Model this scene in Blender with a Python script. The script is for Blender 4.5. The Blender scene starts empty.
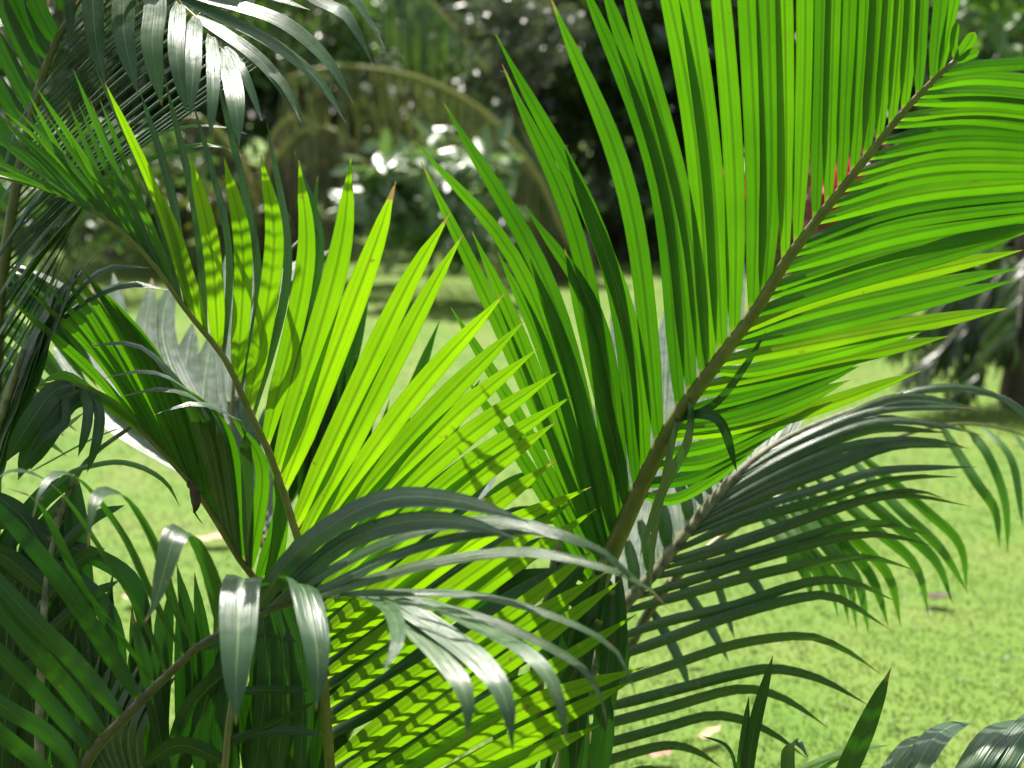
import bpy, math, random
import numpy as np
from mathutils import Vector

# ------------------------------------------------------------------ camera, sky, sun, exposure
S = bpy.context.scene
COL = S.collection
F = 1422.0                      # focal length in pixels of a 1024 wide frame
CAM_H = 1.55
PITCH = math.atan((384 - 110) / F)
SUN_EL, SUN_AZ = math.radians(60), math.radians(-15)     # azimuth measured from straight ahead (+Y) to the right

cd = bpy.data.cameras.new('camera')
cam = bpy.data.objects.new('camera', cd); COL.objects.link(cam)
cd.sensor_width = 36.0
cd.lens = 36.0 * F / 1024.0
cd.clip_start = 0.05; cd.clip_end = 2000
cam.location = (0, 0, CAM_H)
cam.rotation_euler = (math.pi / 2 - PITCH, 0, 0)
cd.dof.use_dof = True
cd.dof.focus_distance = 1.98
cd.dof.aperture_fstop = 3.6
S.camera = cam

W = bpy.data.worlds.new('World'); S.world = W; W.use_nodes = True
nt = W.node_tree
bg = nt.nodes['Background']
sky = nt.nodes.new('ShaderNodeTexSky'); sky.sky_type = 'NISHITA'; sky.sun_disc = False
sky.sun_elevation = SUN_EL; sky.sun_rotation = SUN_AZ
sky.air_density = 1.0; sky.dust_density = 2.0
hs = nt.nodes.new('ShaderNodeHueSaturation'); hs.inputs['Saturation'].default_value = 0.45      # thin bright tropical haze
nt.links.new(sky.outputs[0], hs.inputs['Color']); nt.links.new(hs.outputs[0], bg.inputs[0]); bg.inputs[1].default_value = 0.12

sd = bpy.data.lights.new('sun', 'SUN'); sd.energy = 5.0; sd.angle = math.radians(0.53); sd.color = (1.0, 0.95, 0.86)
sun = bpy.data.objects.new('sun', sd); COL.objects.link(sun)
TO_SUN = Vector((math.sin(SUN_AZ) * math.cos(SUN_EL), math.cos(SUN_AZ) * math.cos(SUN_EL), math.sin(SUN_EL)))
sun.rotation_euler = TO_SUN.to_track_quat('Z', 'Y').to_euler()
sun.location = TO_SUN * 30

S.view_settings.view_transform = 'Standard'; S.view_settings.look = 'None'
S.view_settings.exposure = 1.25; S.view_settings.gamma = 1.0; S.view_settings.use_curve_mapping = False
S.render.engine = 'CYCLES'
S.cycles.use_denoising = True
S.cycles.max_bounces = 9; S.cycles.diffuse_bounces = 4; S.cycles.transmission_bounces = 6
S.cycles.sample_clamp_indirect = 6.0

# ------------------------------------------------------------------ helpers
FWD = Vector((0, math.cos(PITCH), -math.sin(PITCH)))
UP = Vector((0, math.sin(PITCH), math.cos(PITCH)))
RIGHT = Vector((1, 0, 0))
C0 = Vector((0, 0, CAM_H))

def P(px, py, d):
    """world point that stands at depth d where the photograph has pixel (px, py)"""
    return C0 + FWD * d + RIGHT * ((px - 512) / F * d) + UP * ((384 - py) / F * d)

def V(c):
    """direction given as (right, up, towards the viewer)"""
    return (RIGHT * c[0] + UP * c[1] - FWD * c[2]).normalized()

def ground(px, py):
    r = FWD + RIGHT * ((px - 512) / F) + UP * ((384 - py) / F)
    t = -CAM_H / r.z
    return C0 + r * t

def depth_xy(px, d):
    """ground point under column px at depth d"""
    p = P(px, 384, d); return Vector((p.x, p.y, 0))

def tag(o, label=None, cat=None, group=None, kind=None):
    if label: o['label'] = label
    if cat: o['category'] = cat
    if group: o['group'] = group
    if kind: o['kind'] = kind
    return o

def empty(name, loc, label, cat, group=None):
    o = bpy.data.objects.new(name, None); COL.objects.link(o); o.location = loc
    o.empty_display_size = 0.1
    return tag(o, label, cat, group)

def link_mesh(name, me, mat, parent=None):
    me.materials.append(mat)
    o = bpy.data.objects.new(name, me); COL.objects.link(o)
    if parent is not None:
        o.parent = parent
        off = Vector((0, 0, 0)); q = parent
        while q is not None:
            off += q.location; q = q.parent
        me.transform(__import__('mathutils').Matrix.Translation(-off))
    return o

def mesh_np(name, co, faces, uv=None, smooth=True):
    """co (n,3); faces (m,k) constant k; uv per vertex (n,2)"""
    co = np.asarray(co, dtype=np.float32); faces = np.asarray(faces, dtype=np.int32)
    me = bpy.data.meshes.new(name)
    me.vertices.add(len(co)); me.vertices.foreach_set('co', co.ravel())
    m, k = faces.shape
    me.loops.add(m * k); me.loops.foreach_set('vertex_index', faces.ravel())
    me.polygons.add(m)
    me.polygons.foreach_set('loop_start', np.arange(0, m * k, k, dtype=np.int32))
    me.polygons.foreach_set('loop_total', np.full(m, k, dtype=np.int32))
    if smooth: me.polygons.foreach_set('use_smooth', np.ones(m, dtype=bool))
    if uv is not None:
        l = me.uv_layers.new(name='UVMap')
        l.data.foreach_set('uv', np.asarray(uv, dtype=np.float32)[faces.ravel()].ravel())
    me.update(calc_edges=True)
    return me

def catmull(pts, n):
    """n+1 points along a smooth curve through pts, evenly spaced"""
    pts = [np.array(p, dtype=float) for p in pts]
    if len(pts) == 2:
        fine = [pts[0] + (pts[1] - pts[0]) * i / 24 for i in range(25)]
    else:
        ext = [2 * pts[0] - pts[1]] + pts + [2 * pts[-1] - pts[-2]]
        fine = []
        for i in range(1, len(ext) - 2):
            p0, p1, p2, p3 = ext[i - 1:i + 3]
            for j in range(14):
                t = j / 14
                fine.append(.5 * (2 * p1 + (p2 - p0) * t + (2 * p0 - 5 * p1 + 4 * p2 - p3) * t * t + (3 * p1 - p0 - 3 * p2 + p3) * t ** 3))
        fine.append(pts[-1])
    fine = np.array(fine)
    s = np.concatenate([[0], np.cumsum(np.linalg.norm(np.diff(fine, axis=0), axis=1))])
    q = np.linspace(0, s[-1], n + 1)
    return np.stack([np.interp(q, s, fine[:, k]) for k in range(fine.shape[1])], 1)

# ------------------------------------------------------------------ materials
def nodes(mat):
    mat.use_nodes = True
    t = mat.node_tree
    for n in list(t.nodes): t.nodes.remove(n)
    return t, t.nodes, t.links

def ramp(N, fac_socket, L, stops, interp='LINEAR'):
    r = N.new('ShaderNodeValToRGB'); r.color_ramp.interpolation = interp
    el = r.color_ramp.elements
    while len(el) < len(stops): el.new(0.5)
    for e, (p, c) in zip(el, stops):
        e.position = p; e.color = (*c, 1) if len(c) == 3 else c
    L.new(fac_socket, r.inputs[0]); return r.outputs[0]

def mixc(N, L, fac, a, b, mode='MIX'):
    m = N.new('ShaderNodeMix'); m.data_type = 'RGBA'; m.blend_type = mode
    for s, v in ((m.inputs[0], fac), (m.inputs[6], a), (m.inputs[7], b)):
        if hasattr(v, 'is_linked'): L.new(v, s)
        else: s.default_value = v if not isinstance(v, tuple) else (*v, 1)
    return m.outputs[2]

def math_(N, L, op, a, b=0.0, c=None):
    m = N.new('ShaderNodeMath'); m.operation = op
    for s, v in zip(m.inputs, (a, b) if c is None else (a, b, c)):
        if hasattr(v, 'is_linked'): L.new(v, s)
        else: s.default_value = v
    return m.outputs[0]

def leaf_mat(name, refl, trans, tmix=0.5, rough=0.36, spec=0.5, bump=0.35, coat=0.0):
    mat = bpy.data.materials.new(name); T, N, L = nodes(mat)
    uv = N.new('ShaderNodeUVMap'); sep = N.new('ShaderNodeSeparateXYZ'); L.new(uv.outputs[0], sep.inputs[0])
    ux, uy = sep.outputs[0], sep.outputs[1]
    oi = N.new('ShaderNodeObjectInfo'); rnd = oi.outputs['Random']
    # fine parallel veins: noise stretched along the blade, shifted for every leaflet
    cmb = N.new('ShaderNodeCombineXYZ')
    L.new(math_(N, L, 'MULTIPLY_ADD', ux, 17.0, math_(N, L, 'MULTIPLY', rnd, 91.0)), cmb.inputs[0])
    L.new(math_(N, L, 'MULTIPLY', uy, 1.3), cmb.inputs[1])
    nz = N.new('ShaderNodeTexNoise'); nz.inputs['Scale'].default_value = 1.0; nz.inputs['Detail'].default_value = 2.0
    L.new(cmb.outputs[0], nz.inputs['Vector'])
    vein = ramp(N, nz.outputs[0], L, [(0.3, (0.88, 0.89, 0.88)), (0.65, (1.04, 1.03, 1.0))])
    # broad mottling along the blade
    geo = N.new('ShaderNodeNewGeometry')
    nz2 = N.new('ShaderNodeTexNoise'); nz2.inputs['Scale'].default_value = 9.0; nz2.inputs['Detail'].default_value = 3.0
    L.new(geo.outputs['Position'], nz2.inputs['Vector'])
    mott = ramp(N, nz2.outputs[0], L, [(0.3, (0.78, 0.84, 0.8)), (0.7, (1.15, 1.1, 1.1))])
    # midrib: dark in transmitted light, pale on the surface
    dmid = math_(N, L, 'ABSOLUTE', math_(N, L, 'SUBTRACT', ux, 0.5))
    mid = ramp(N, dmid, L, [(0.012, (1, 1, 1)), (0.035, (0, 0, 0))])
    edge = ramp(N, dmid, L, [(0.462, (0, 0, 0)), (0.49, (1, 1, 1))])
    # the second ribs half way out
    d2 = math_(N, L, 'ABSOLUTE', math_(N, L, 'SUBTRACT', dmid, 0.25))
    rib2 = ramp(N, d2, L, [(0.008, (0.6, 0.6, 0.6)), (0.025, (0, 0, 0))])
    # ribs pass less light; fold shading is painted across the blade as well
    g_ = lambda v: (v * .9, v, v * .9)
    ribs = ramp(N, dmid, L, [(0.0, g_(.38)), (0.03, g_(.62)), (0.10, g_(1.0)), (0.20, g_(1.05)), (0.255, g_(.93)), (0.31, g_(1.02)), (0.42, g_(.98)), (0.5, g_(.72))])
    # yellowed / dried tip, small rust spots, pale swollen base
    tipv = math_(N, L, 'ADD', uy, math_(N, L, 'MULTIPLY', math_(N, L, 'SUBTRACT', nz2.outputs[0], 0.5), 0.14))
    tipv = math_(N, L, 'ADD', tipv, math_(N, L, 'MULTIPLY', math_(N, L, 'POWER', rnd, 3.0), 0.045))
    tip_y = ramp(N, tipv, L, [(0.975, (0, 0, 0)), (1.02, (1, 1, 1))])
    tip_b = ramp(N, tipv, L, [(0.992, (0, 0, 0)), (1.02, (1, 1, 1))])
    sp = N.new('ShaderNodeTexNoise'); sp.inputs['Scale'].default_value = 60.0; sp.inputs['Detail'].default_value = 1.0
    L.new(geo.outputs['Position'], sp.inputs['Vector'])
    spots = ramp(N, sp.outputs[0], L, [(0.765, (0, 0, 0)), (0.80, (1, 1, 1))])
    base_y = ramp(N, uy, L, [(0.005, (1, 1, 1)), (0.03, (0, 0, 0))])
    var = ramp(N, rnd, L, [(0, (0.72, 0.82, 0.8)), (0.5, (1, 1, 1)), (1, (1.2, 1.1, 0.95))])
    def col(c, dark_mid):
        o = mixc(N, L, 1.0, c, vein, 'MULTIPLY')
        o = mixc(N, L, 1.0, o, mott, 'MULTIPLY')
        o = mixc(N, L, 1.0, o, var, 'MULTIPLY')
        if dark_mid:
            o = mixc(N, L, 1.0, o, ribs, 'MULTIPLY')
        else:
            o = mixc(N, L, mid, o, (c[0] * 1.9 + .05, c[1] * 1.6 + .06, c[2] * 1.6 + .02))
        o = mixc(N, L, math_(N, L, 'MULTIPLY', tip_y, 0.7), o, (0.30, 0.30, 0.04))
        o = mixc(N, L, math_(N, L, 'MULTIPLY', tip_b, 0.85), o, (0.22, 0.13, 0.05))
        o = mixc(N, L, math_(N, L, 'MULTIPLY', spots, 0.6), o, (0.16, 0.09, 0.02))
        o = mixc(N, L, math_(N, L, 'MULTIPLY', base_y, 0.7), o, (0.32, 0.30, 0.05))
        return o
    pb = N.new('ShaderNodeBsdfPrincipled')
    L.new(col(refl, False), pb.inputs['Base Color'])
    # water marks and dust break the gloss
    nz3 = N.new('ShaderNodeTexNoise'); nz3.inputs['Scale'].default_value = 55.0; nz3.inputs['Detail'].default_value = 4.0
    L.new(geo.outputs['Position'], nz3.inputs['Vector'])
    mr = N.new('ShaderNodeMapRange'); mr.inputs[1].default_value = 0.35; mr.inputs[2].default_value = 0.68
    mr.inputs[3].default_value = rough * 0.82; mr.inputs[4].default_value = rough * 1.35
    L.new(nz3.outputs[0], mr.inputs[0]); L.new(mr.outputs[0], pb.inputs['Roughness'])
    pb.inputs['Specular IOR Level'].default_value = spec
    pb.inputs['Coat Weight'].default_value = coat; pb.inputs['Coat Roughness'].default_value = 0.2
    bp = N.new('ShaderNodeBump'); bp.inputs['Strength'].default_value = bump; bp.inputs['Distance'].default_value = 0.002
    L.new(nz.outputs[0], bp.inputs['Height']); L.new(bp.outputs[0], pb.inputs['Normal'])
    tr = N.new('ShaderNodeBsdfTranslucent'); L.new(col(trans, True), tr.inputs[0])
    mx = N.new('ShaderNodeMixShader'); mx.inputs[0].default_value = tmix
    L.new(pb.outputs[0], mx.inputs[1]); L.new(tr.outputs[0], mx.inputs[2])
    out = N.new('ShaderNodeOutputMaterial'); L.new(mx.outputs[0], out.inputs[0])
    return mat

def bg_leaf_mat(name, c1, c2, trans, tmix=0.35, rough=0.35, spec=0.5, scale=3.0):
    mat = bpy.data.materials.new(name); T, N, L = nodes(mat)
    geo = N.new('ShaderNodeNewGeometry')
    col = ramp(N, geo.outputs['Random Per Island'], L, [(0.0, c1), (0.6, tuple((a + b) / 2 for a, b in zip(c1, c2))), (1.0, c2)])
    pb = N.new('ShaderNodeBsdfPrincipled'); L.new(col, pb.inputs['Base Color'])
    pb.inputs['Roughness'].default_value = rough; pb.inputs['Specular IOR Level'].default_value = spec
    tr = N.new('ShaderNodeBsdfTranslucent')
    L.new(mixc(N, L, 0.6, trans, col), tr.inputs[0])
    mx = N.new('ShaderNodeMixShader'); mx.inputs[0].default_value = tmix
    L.new(pb.outputs[0], mx.inputs[1]); L.new(tr.outputs[0], mx.inputs[2])
    out = N.new('ShaderNodeOutputMaterial'); L.new(mx.outputs[0], out.inputs[0])
    return mat

def rough_mat(name, stops, scale=20.0, rough=0.6, spec=0.3, stretch=(1, 1, 1), bump=0.3):
    mat = bpy.data.materials.new(name); T, N, L = nodes(mat)
    tc = N.new('ShaderNodeTexCoord'); mp = N.new('ShaderNodeMapping'); mp.inputs['Scale'].default_value = stretch
    L.new(tc.outputs['Object'], mp.inputs[0])
    nz = N.new('ShaderNodeTexNoise'); nz.inputs['Scale'].default_value = scale; nz.inputs['Detail'].default_value = 5
    L.new(mp.outputs[0], nz.inputs['Vector'])
    pb = N.new('ShaderNodeBsdfPrincipled'); L.new(ramp(N, nz.outputs[0], L, stops), pb.inputs['Base Color'])
    pb.inputs['Roughness'].default_value = rough; pb.inputs['Specular IOR Level'].default_value = spec
    bp = N.new('ShaderNodeBump'); bp.inputs['Strength'].default_value = bump; bp.inputs['Distance'].default_value = 0.003
    L.new(nz.outputs[0], bp.inputs['Height']); L.new(bp.outputs[0], pb.inputs['Normal'])
    out = N.new('ShaderNodeOutputMaterial'); L.new(pb.outputs[0], out.inputs[0])
    return mat

# leaf tissue: young fronds are thin and yellow green, grown ones darker, old ones leathery
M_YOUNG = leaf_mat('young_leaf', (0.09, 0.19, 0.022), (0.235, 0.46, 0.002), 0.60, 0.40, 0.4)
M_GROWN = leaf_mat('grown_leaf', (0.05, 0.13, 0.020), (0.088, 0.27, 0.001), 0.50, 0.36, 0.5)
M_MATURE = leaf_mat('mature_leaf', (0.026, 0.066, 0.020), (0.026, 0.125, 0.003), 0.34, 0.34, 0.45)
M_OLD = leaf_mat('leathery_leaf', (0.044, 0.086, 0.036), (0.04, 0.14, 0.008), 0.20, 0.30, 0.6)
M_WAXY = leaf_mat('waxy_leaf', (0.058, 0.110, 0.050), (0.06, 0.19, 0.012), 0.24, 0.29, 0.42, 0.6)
M_PALE = leaf_mat('pale_sheen_leaf', (0.075, 0.125, 0.075), (0.10, 0.22, 0.03), 0.20, 0.34, 0.65, 0.8)  # paler colour stands in for the sun sheen on these leaflets
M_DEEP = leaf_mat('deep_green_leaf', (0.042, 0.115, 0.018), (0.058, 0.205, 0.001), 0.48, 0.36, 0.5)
M_YELLOWING = leaf_mat('yellowing_leaf', (0.08, 0.15, 0.02), (0.20, 0.38, 0.002), 0.52, 0.38, 0.45)
M_RACHIS_D = rough_mat('rachis_dark', [(0.3, (0.028, 0.026, 0.014)), (0.7, (0.07, 0.065, 0.03))], 40, 0.45, 0.4)
M_RACHIS = rough_mat('rachis_green', [(0.3, (0.075, 0.085, 0.016)), (0.7, (0.14, 0.14, 0.03))], 40, 0.45, 0.4)
M_RACHIS_Y = rough_mat('rachis_yellow', [(0.3, (0.22, 0.22, 0.04)), (0.7, (0.32, 0.30, 0.08))], 40, 0.45, 0.4)
M_RACHIS_G = rough_mat('rachis_scurfy', [(0.3, (0.05, 0.045, 0.025)), (0.5, (0.12, 0.13, 0.06)), (0.75, (0.22, 0.2, 0.12))], 60, 0.6, 0.3)
M_STEM = rough_mat('cane_stem', [(0.3, (0.10, 0.12, 0.04)), (0.55, (0.2, 0.2, 0.08)), (0.75, (0.28, 0.24, 0.14))], 12, 0.6, 0.3, (1, 1, 6))
M_BARK = rough_mat('tree_bark', [(0.3, (0.045, 0.035, 0.028)), (0.7, (0.16, 0.13, 0.10))], 9, 0.9, 0.1, (1, 1, 0.3))

# ------------------------------------------------------------------ frond builder
rng = random.Random(7)
US = (-1.0, -0.55, 0.0, 0.55, 1.0)

def width_profile(s, blunt):
    a = 0.48 + 0.52 * min(1.0, s / 0.18) ** 0.8
    if s > 0.46:
        q = (s - 0.46) / 0.54
        a *= max(0.0, 1 - q ** (2.0 + blunt)) ** (0.9)
        if blunt < 1.4 and s > 0.88: a *= 1 - 0.45 * (s - 0.88) / 0.12
    return max(a, 0.025)

def blade_mesh(pts, wid, N=None, Wd=None, fold=0.30, blunt=0.6, twist=0.0, seg=16, wave=0.0):
    """a leaflet along 3-D points; wid full width in m; N = side facing, or Wd = direction across the blade"""
    c = catmull(pts, seg)
    tan = np.gradient(c, axis=0); tan /= np.linalg.norm(tan, axis=1)[:, None] + 1e-9
    co, uv = [], []
    for i in range(seg + 1):
        s = i / seg; t = tan[i]
        if Wd is not None:
            w = np.array(Wd) - t * np.dot(Wd, t)
        else:
            w = np.cross(t, np.array(N))
        l = np.linalg.norm(w)
        if l < 0.05:
            w = np.cross(t, np.array([.3, .2, .9])); l = np.linalg.norm(w)
        w = w / l
        n = np.cross(w, t)
        a = twist * s
        w, n = w * math.cos(a) + n * math.sin(a), n * math.cos(a) - w * math.sin(a)
        hw = wid * 0.5 * width_profile(s, blunt)
        f = fold * (0.5 + 1.2 * (1 - s) ** 3)
        for u in US:
            h = f * (abs(u) - 0.5) + (0.07 if abs(u) == 0.55 else 0.0)
            p = c[i] + w * u * hw * (1 - 0.25 * f) - n * h * hw + n * wave * hw * math.sin(s * 9 + u * 2)
            co.append(p); uv.append((0.5 + u * 0.5, s))
    k = len(US); fa = []
    for i in range(seg):
        for j in range(k - 1):
            fa.append((i * k + j, i * k + j + 1, (i + 1) * k + j + 1, (i + 1) * k + j))
    return co, fa, uv

def tube(pts, radii, sides=9, n=None):
    n = n or max(8, 5 * len(pts))
    c = catmull(pts, n)
    rr = np.interp(np.linspace(0, 1, n + 1), np.linspace(0, 1, len(radii)), radii)
    tan = np.gradient(c, axis=0); tan /= np.linalg.norm(tan, axis=1)[:, None] + 1e-9
    ref = np.array([0.31, -0.9, 0.3]); co = []
    for i in range(n + 1):
        a = np.cross(tan[i], ref); a /= np.linalg.norm(a); b = np.cross(tan[i], a)
        for j in range(sides):
            th = 2 * math.pi * j / sides
            co.append(c[i] + (a * math.cos(th) + b * math.sin(th)) * rr[i])
    fa = [(i * sides + j, i * sides + (j + 1) % sides, (i + 1) * sides + (j + 1) % sides, (i + 1) * sides + j)
          for i in range(n) for j in range(sides)]
    ce = len(co); co.append(c[-1]); co.append(c[0])
    fa += [(n * sides + j, n * sides + (j + 1) % sides, ce, ce) for j in range(sides)]
    return co, [f for f in fa if len(set(f)) == 4], [f for f in fa if len(set(f)) == 3]

def tube_mesh(name, pts, radii, sides=9, n=None):
    co, q, t = tube(pts, radii, sides, n)
    me = bpy.data.meshes.new(name)
    tri = [tuple(dict.fromkeys(f)) for f in t]
    me.from_pydata([tuple(v) for v in co], [], [tuple(f) for f in q] + tri)
    me.polygons.foreach_set('use_smooth', [True] * len(me.polygons)); me.update()
    return me

class Frond:
    def __init__(self, palm, rach, r0, r1, rmat, leafmat, kx=0.0, ky=0.3, label=None, N=None, Wd=None):
        self.kx, self.ky, self.leafmat = kx, ky, leafmat
        self.N = V(N) if N else (None if Wd else V((-kx, -ky, 1)))
        self.W = V(Wd) if Wd else None
        self.rach = catmull(rach, 90)                       # px, py, depth
        pts = [P(*r) for r in catmull(rach, max(14, 4 * len(rach)))]
        me = tube_mesh('frond', pts, [r0, (r0 * 2 + r1) / 3, (r0 + 2 * r1) / 3, r1], 9, 40)
        self.o = link_mesh('frond', me, rmat, palm)
        if label: self.o['label'] = label
        self.n = 0
    def snap(self, x, y):
        i = np.argmin((self.rach[:, 0] - x) ** 2 + (self.rach[:, 1] - y) ** 2)
        return self.rach[i]
    def leaf(self, pts, w, N=None, Wd=None, dt=None, mat=None, snap=True, fold=0.30, blunt=0.6, twist=0.0, jit=0.12, kx=None, ky=None, wave=0.0):
        """pts: pixels from base to tip; dt: metres towards the viewer at each of them (else the frond's own plane)"""
        kx = self.kx if kx is None else kx; ky = self.ky if ky is None else ky
        bx, by, bd = self.snap(*pts[0][:2])
        q = list(pts)
        if snap: q[0] = (bx, by)
        out = []
        for i, p in enumerate(q):
            x, y = p[:2]
            if len(p) > 2: d = p[2]
            else:
                tow = (kx * (x - bx) + ky * (by - y)) / F * bd
                if dt is not None:
                    tow = dt[i] if i < len(dt) else dt[-1]
                d = bd - tow
            out.append(P(x, y, d))
        Nv = V(N) if N else self.N
        Wv = V(Wd) if Wd else (self.W if N is None else None)
        if Wv is not None:
            Wv = (Wv + Vector([rng.uniform(-jit, jit) for _ in range(3)])).normalized(); Nv = None
        else:
            Nv = (Nv + Vector([rng.uniform(-jit, jit) for _ in range(3)])).normalized()
        dm = bd
        wid = w * rng.uniform(0.93, 1.07) / F * dm
        co, fa, uv = blade_mesh([tuple(o) for o in out], wid, Nv, Wv, fold, blunt, twist + rng.uniform(-.15, .15), 16, wave)
        me = mesh_np('leaflet', co, fa, uv)
        o = link_mesh('leaflet', me, mat or self.leafmat, self.o)
        self.n += 1
        return o
    def fan(self, keys, n, w, jx=4.0, **kw):
        """n leaflets blended between key leaflets (each the same number of points)"""
        K = np.array([[list(p) for p in k] for k in keys], dtype=float)     # keys, points, xy
        ws = w if isinstance(w, (list, tuple)) else [w] * len(keys)
        for i in range(n):
            t = i / max(1, n - 1) * (len(keys) - 1); a = min(int(t), len(keys) - 2); f = t - a
            q = K[a] * (1 - f) + K[a + 1] * f
            m = q.shape[0]
            jx_, jy_ = rng.gauss(0, jx), rng.gauss(0, jx)
            for j in range(1, m):
                q[j, 0] += jx_ * j / (m - 1); q[j, 1] += jy_ * j / (m - 1)
            ww = ws[a] * (1 - f) + ws[a + 1] * f
            self.leaf([tuple(p) for p in q], ww, **kw)

def stem(palm, px, d_base, top, r0=0.028, r1=0.016, lean=0.0):
    b = depth_xy(px, d_base) + Vector((lean, 0, 0))
    t = P(*top)
    m = (b + t) / 2 + Vector((lean * -.3, 0.01, 0))
    me = tube_mesh('stem', [b + Vector((0, 0, -0.05)), m, t], [r0, (r0 + r1) / 2, r1], 12, 30)
    return link_mesh('stem', me, M_STEM, palm)

GROUP = 'palms of the foreground clump'
# ------------------------------------------------------------------ palm A: the big frond up to the right corner and the drooping dark one
pa = empty('areca_palm', depth_xy(560, 2.3), 'areca palm with the huge backlit frond rising to the upper right corner', 'palm', GROUP)
stem(pa, 556, 2.3, (566, 860, 2.25), 0.035, 0.024)
f1 = Frond(pa, [(566, 860, 2.25), (574, 700, 2.22), (590, 610, 2.2), (612, 552, 2.18), (664, 440, 2.12), (706, 377, 2.07), (759, 306, 2.02), (783, 266, 1.99),
                (818, 219, 1.96), (861, 165, 1.92), (905, 110, 1.88), (942, 72, 1.86), (956, 60, 1.85)],
           0.0215, 0.0032, M_RACHIS, M_GROWN, 0.02, 0.34, 'huge backlit frond with broad upright leaflets on its left side')
L = f1.leaf
for b, m, t, w in [
    ((603, 572), (500, 325), (418, 162), 22), ((604, 570), (525, 350), (470, 230), 22), ((610, 556), (548, 360), (500, 250), 22), ((600, 580), (520, 420), (448, 300), 20), ((598, 590), (530, 470), (470, 380), 20), ((616, 545), (572, 380), (540, 260), 22), ((632, 512), (590, 350), (560, 240), 22), ((608, 560), (528, 286), (420, 144), 22), ((611, 552), (556, 300), (456, 100), 26),
    ((618, 540), (584, 262), (494, 60), 25), ((628, 520), (604, 330), (528, 200), 20), ((640, 495), (611, 262), (494, 30), 24), ((652, 475), (632, 330), (560, 140), 22),
    ((664, 450), (630, 200), (543, 2), 28), ((686, 412), (656, 176), (570, -40), 25), ((694, 400), (668, 186), (596, -40), 26),
    ((703, 385), (688, 215), (612, -60), 25), ((712, 370), (694, 130), (648, -110), 27), ((722, 352), (710, 150), (664, -140), 27),
    ((736, 335), (731, 150), (700, -160), 27), ((750, 316), (754, 150), (736, -190), 25), ((764, 296), (769, 140), (760, -200), 28),
    ((783, 262), (787, 60), (786, -220), 24), ((798, 243), (804, 40), (806, -220), 22), ((813, 225), (821, 30), (824, -215), 22),
    ((827, 207), (835, 20), (842, -205), 22), ((841, 190), (849, 10), (856, -200), 23), ((856, 172), (865, 0), (870, -190), 23),
    ((870, 154), (879, -10), (886, -180), 22), ((882, 138), (891, -20), (898, -165), 21), ((893, 125), (902, -10), (908, -150), 20),
    ((905, 110), (913, 0), (920, -130), 20), ((916, 97), (926, 0), (934, -110), 19), ((930, 82), (942, 0), (948, -90), 19),
    ((943, 70), (950, 20), (954, -46), 15)]:
    L([b, (m[0] + rng.gauss(0, 1.5), m[1]), (t[0] + rng.gauss(0, 5), t[1] + rng.gauss(0, 6))], w * .80 if b[0] < 775 else w * .78, blunt=0.9, jit=0.10, fold=.32, ky=.18 if b[1] > 505 else .34, mat=M_DEEP if rng.random() < .42 else M_GROWN)
L([(953, 63), (954, 42), (957, 21)], 9, blunt=3); L([(956, 60), (968, 44), (975, 32)], 13, blunt=4); L([(956, 62), (968, 55), (979, 51)], 11, blunt=4)
for b, m, t, w in [
    ((943, 74), (985, 66), (1068, 62), 17), ((930, 86), (980, 78), (1092, 88), 17), ((921, 96), (990, 93), (1110, 108), 18), ((913, 105), (1000, 102), (1130, 121), 18),
    ((902, 117), (1000, 112), (1142, 136), 18), ((891, 130), (985, 119), (1150, 148), 19), ((879, 144), (980, 128), (1155, 150), 19), ((866, 160), (975, 140), (1155, 158), 20),
    ((854, 176), (960, 149), (1155, 160), 20), ((840, 193), (950, 163), (1150, 170), 21), ((827, 210), (940, 174), (1146, 172), 21), ((814, 226), (930, 192), (1132, 176), 22),
    ((801, 243), (920, 205), (1120, 186), 22), ((790, 258), (910, 220), (1108, 198), 23), ((779, 274), (910, 233), (1090, 205), 23), ((770, 288), (900, 250), (1064, 222), 23),
    ((762, 300), (875, 259), (1050, 215), 22), ((752, 314), (870, 276), (1026, 233), 23), ((742, 328), (840, 292), (1023, 250), 22), ((735, 338), (822, 309), (1019, 268), 23), ((727, 350), (805, 331), (1016, 280), 22),
    ((716, 364), (805, 345), (1009, 308), 22), ((708, 376), (769, 368), (943, 324), 21), ((700, 388), (769, 374), (949, 336), 21), ((692, 400), (780, 378), (883, 351), 18), ((685, 412), (760, 394), (872, 357), 19), ((677, 424), (780, 420), (850, 382), 0),
    ((680, 420), (755, 404), (860, 366), 20), ((672, 434), (745, 420), (850, 380), 20), ((668, 442), (780, 419), (921, 371), 21), ((660, 455), (730, 440), (830, 392), 20), ((652, 470), (717, 459), (806, 410), 19), ((645, 484), (700, 474), (780, 428), 18), ((637, 498), (680, 498), (756, 450), 16)]:
    if not w: continue
    mt = M_YELLOWING if t in ((921, 371), (1009, 308), (1023, 250), (949, 336)) else M_DEEP if rng.random() < .3 else M_GROWN
    L([b, m, t], w * .88, mat=mt, kx=-0.10, ky=0.2, N=(0.05, -0.25, 1), blunt=0.7, fold=.4)
# the leaflet hanging along the stalk, its shade put into a darker material, the small folded one beside it
L([(697, 400), (690, 440), (664, 490), (640, 556)], 27, dt=[0, 0.03, 0.04, 0.03], N=(0.8, -.35, .5), mat=M_OLD)
L([(690, 415), (668, 470), (654, 540), (650, 600)], 20, dt=[0, 0.02, 0.02, 0.02], N=(0.8, -.35, .5), mat=M_OLD)
L([(680, 425), (700, 414), (722, 424), (737, 472)], 11, dt=[0, .04, .06, .06], Wd=(.7, .6, .3), mat=M_MATURE)
L([(684, 428), (715, 404), (748, 362), (766, 330)], 9, dt=[0, .03, .05, .06], N=(.5, .2, .8), mat=M_MATURE)

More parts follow.
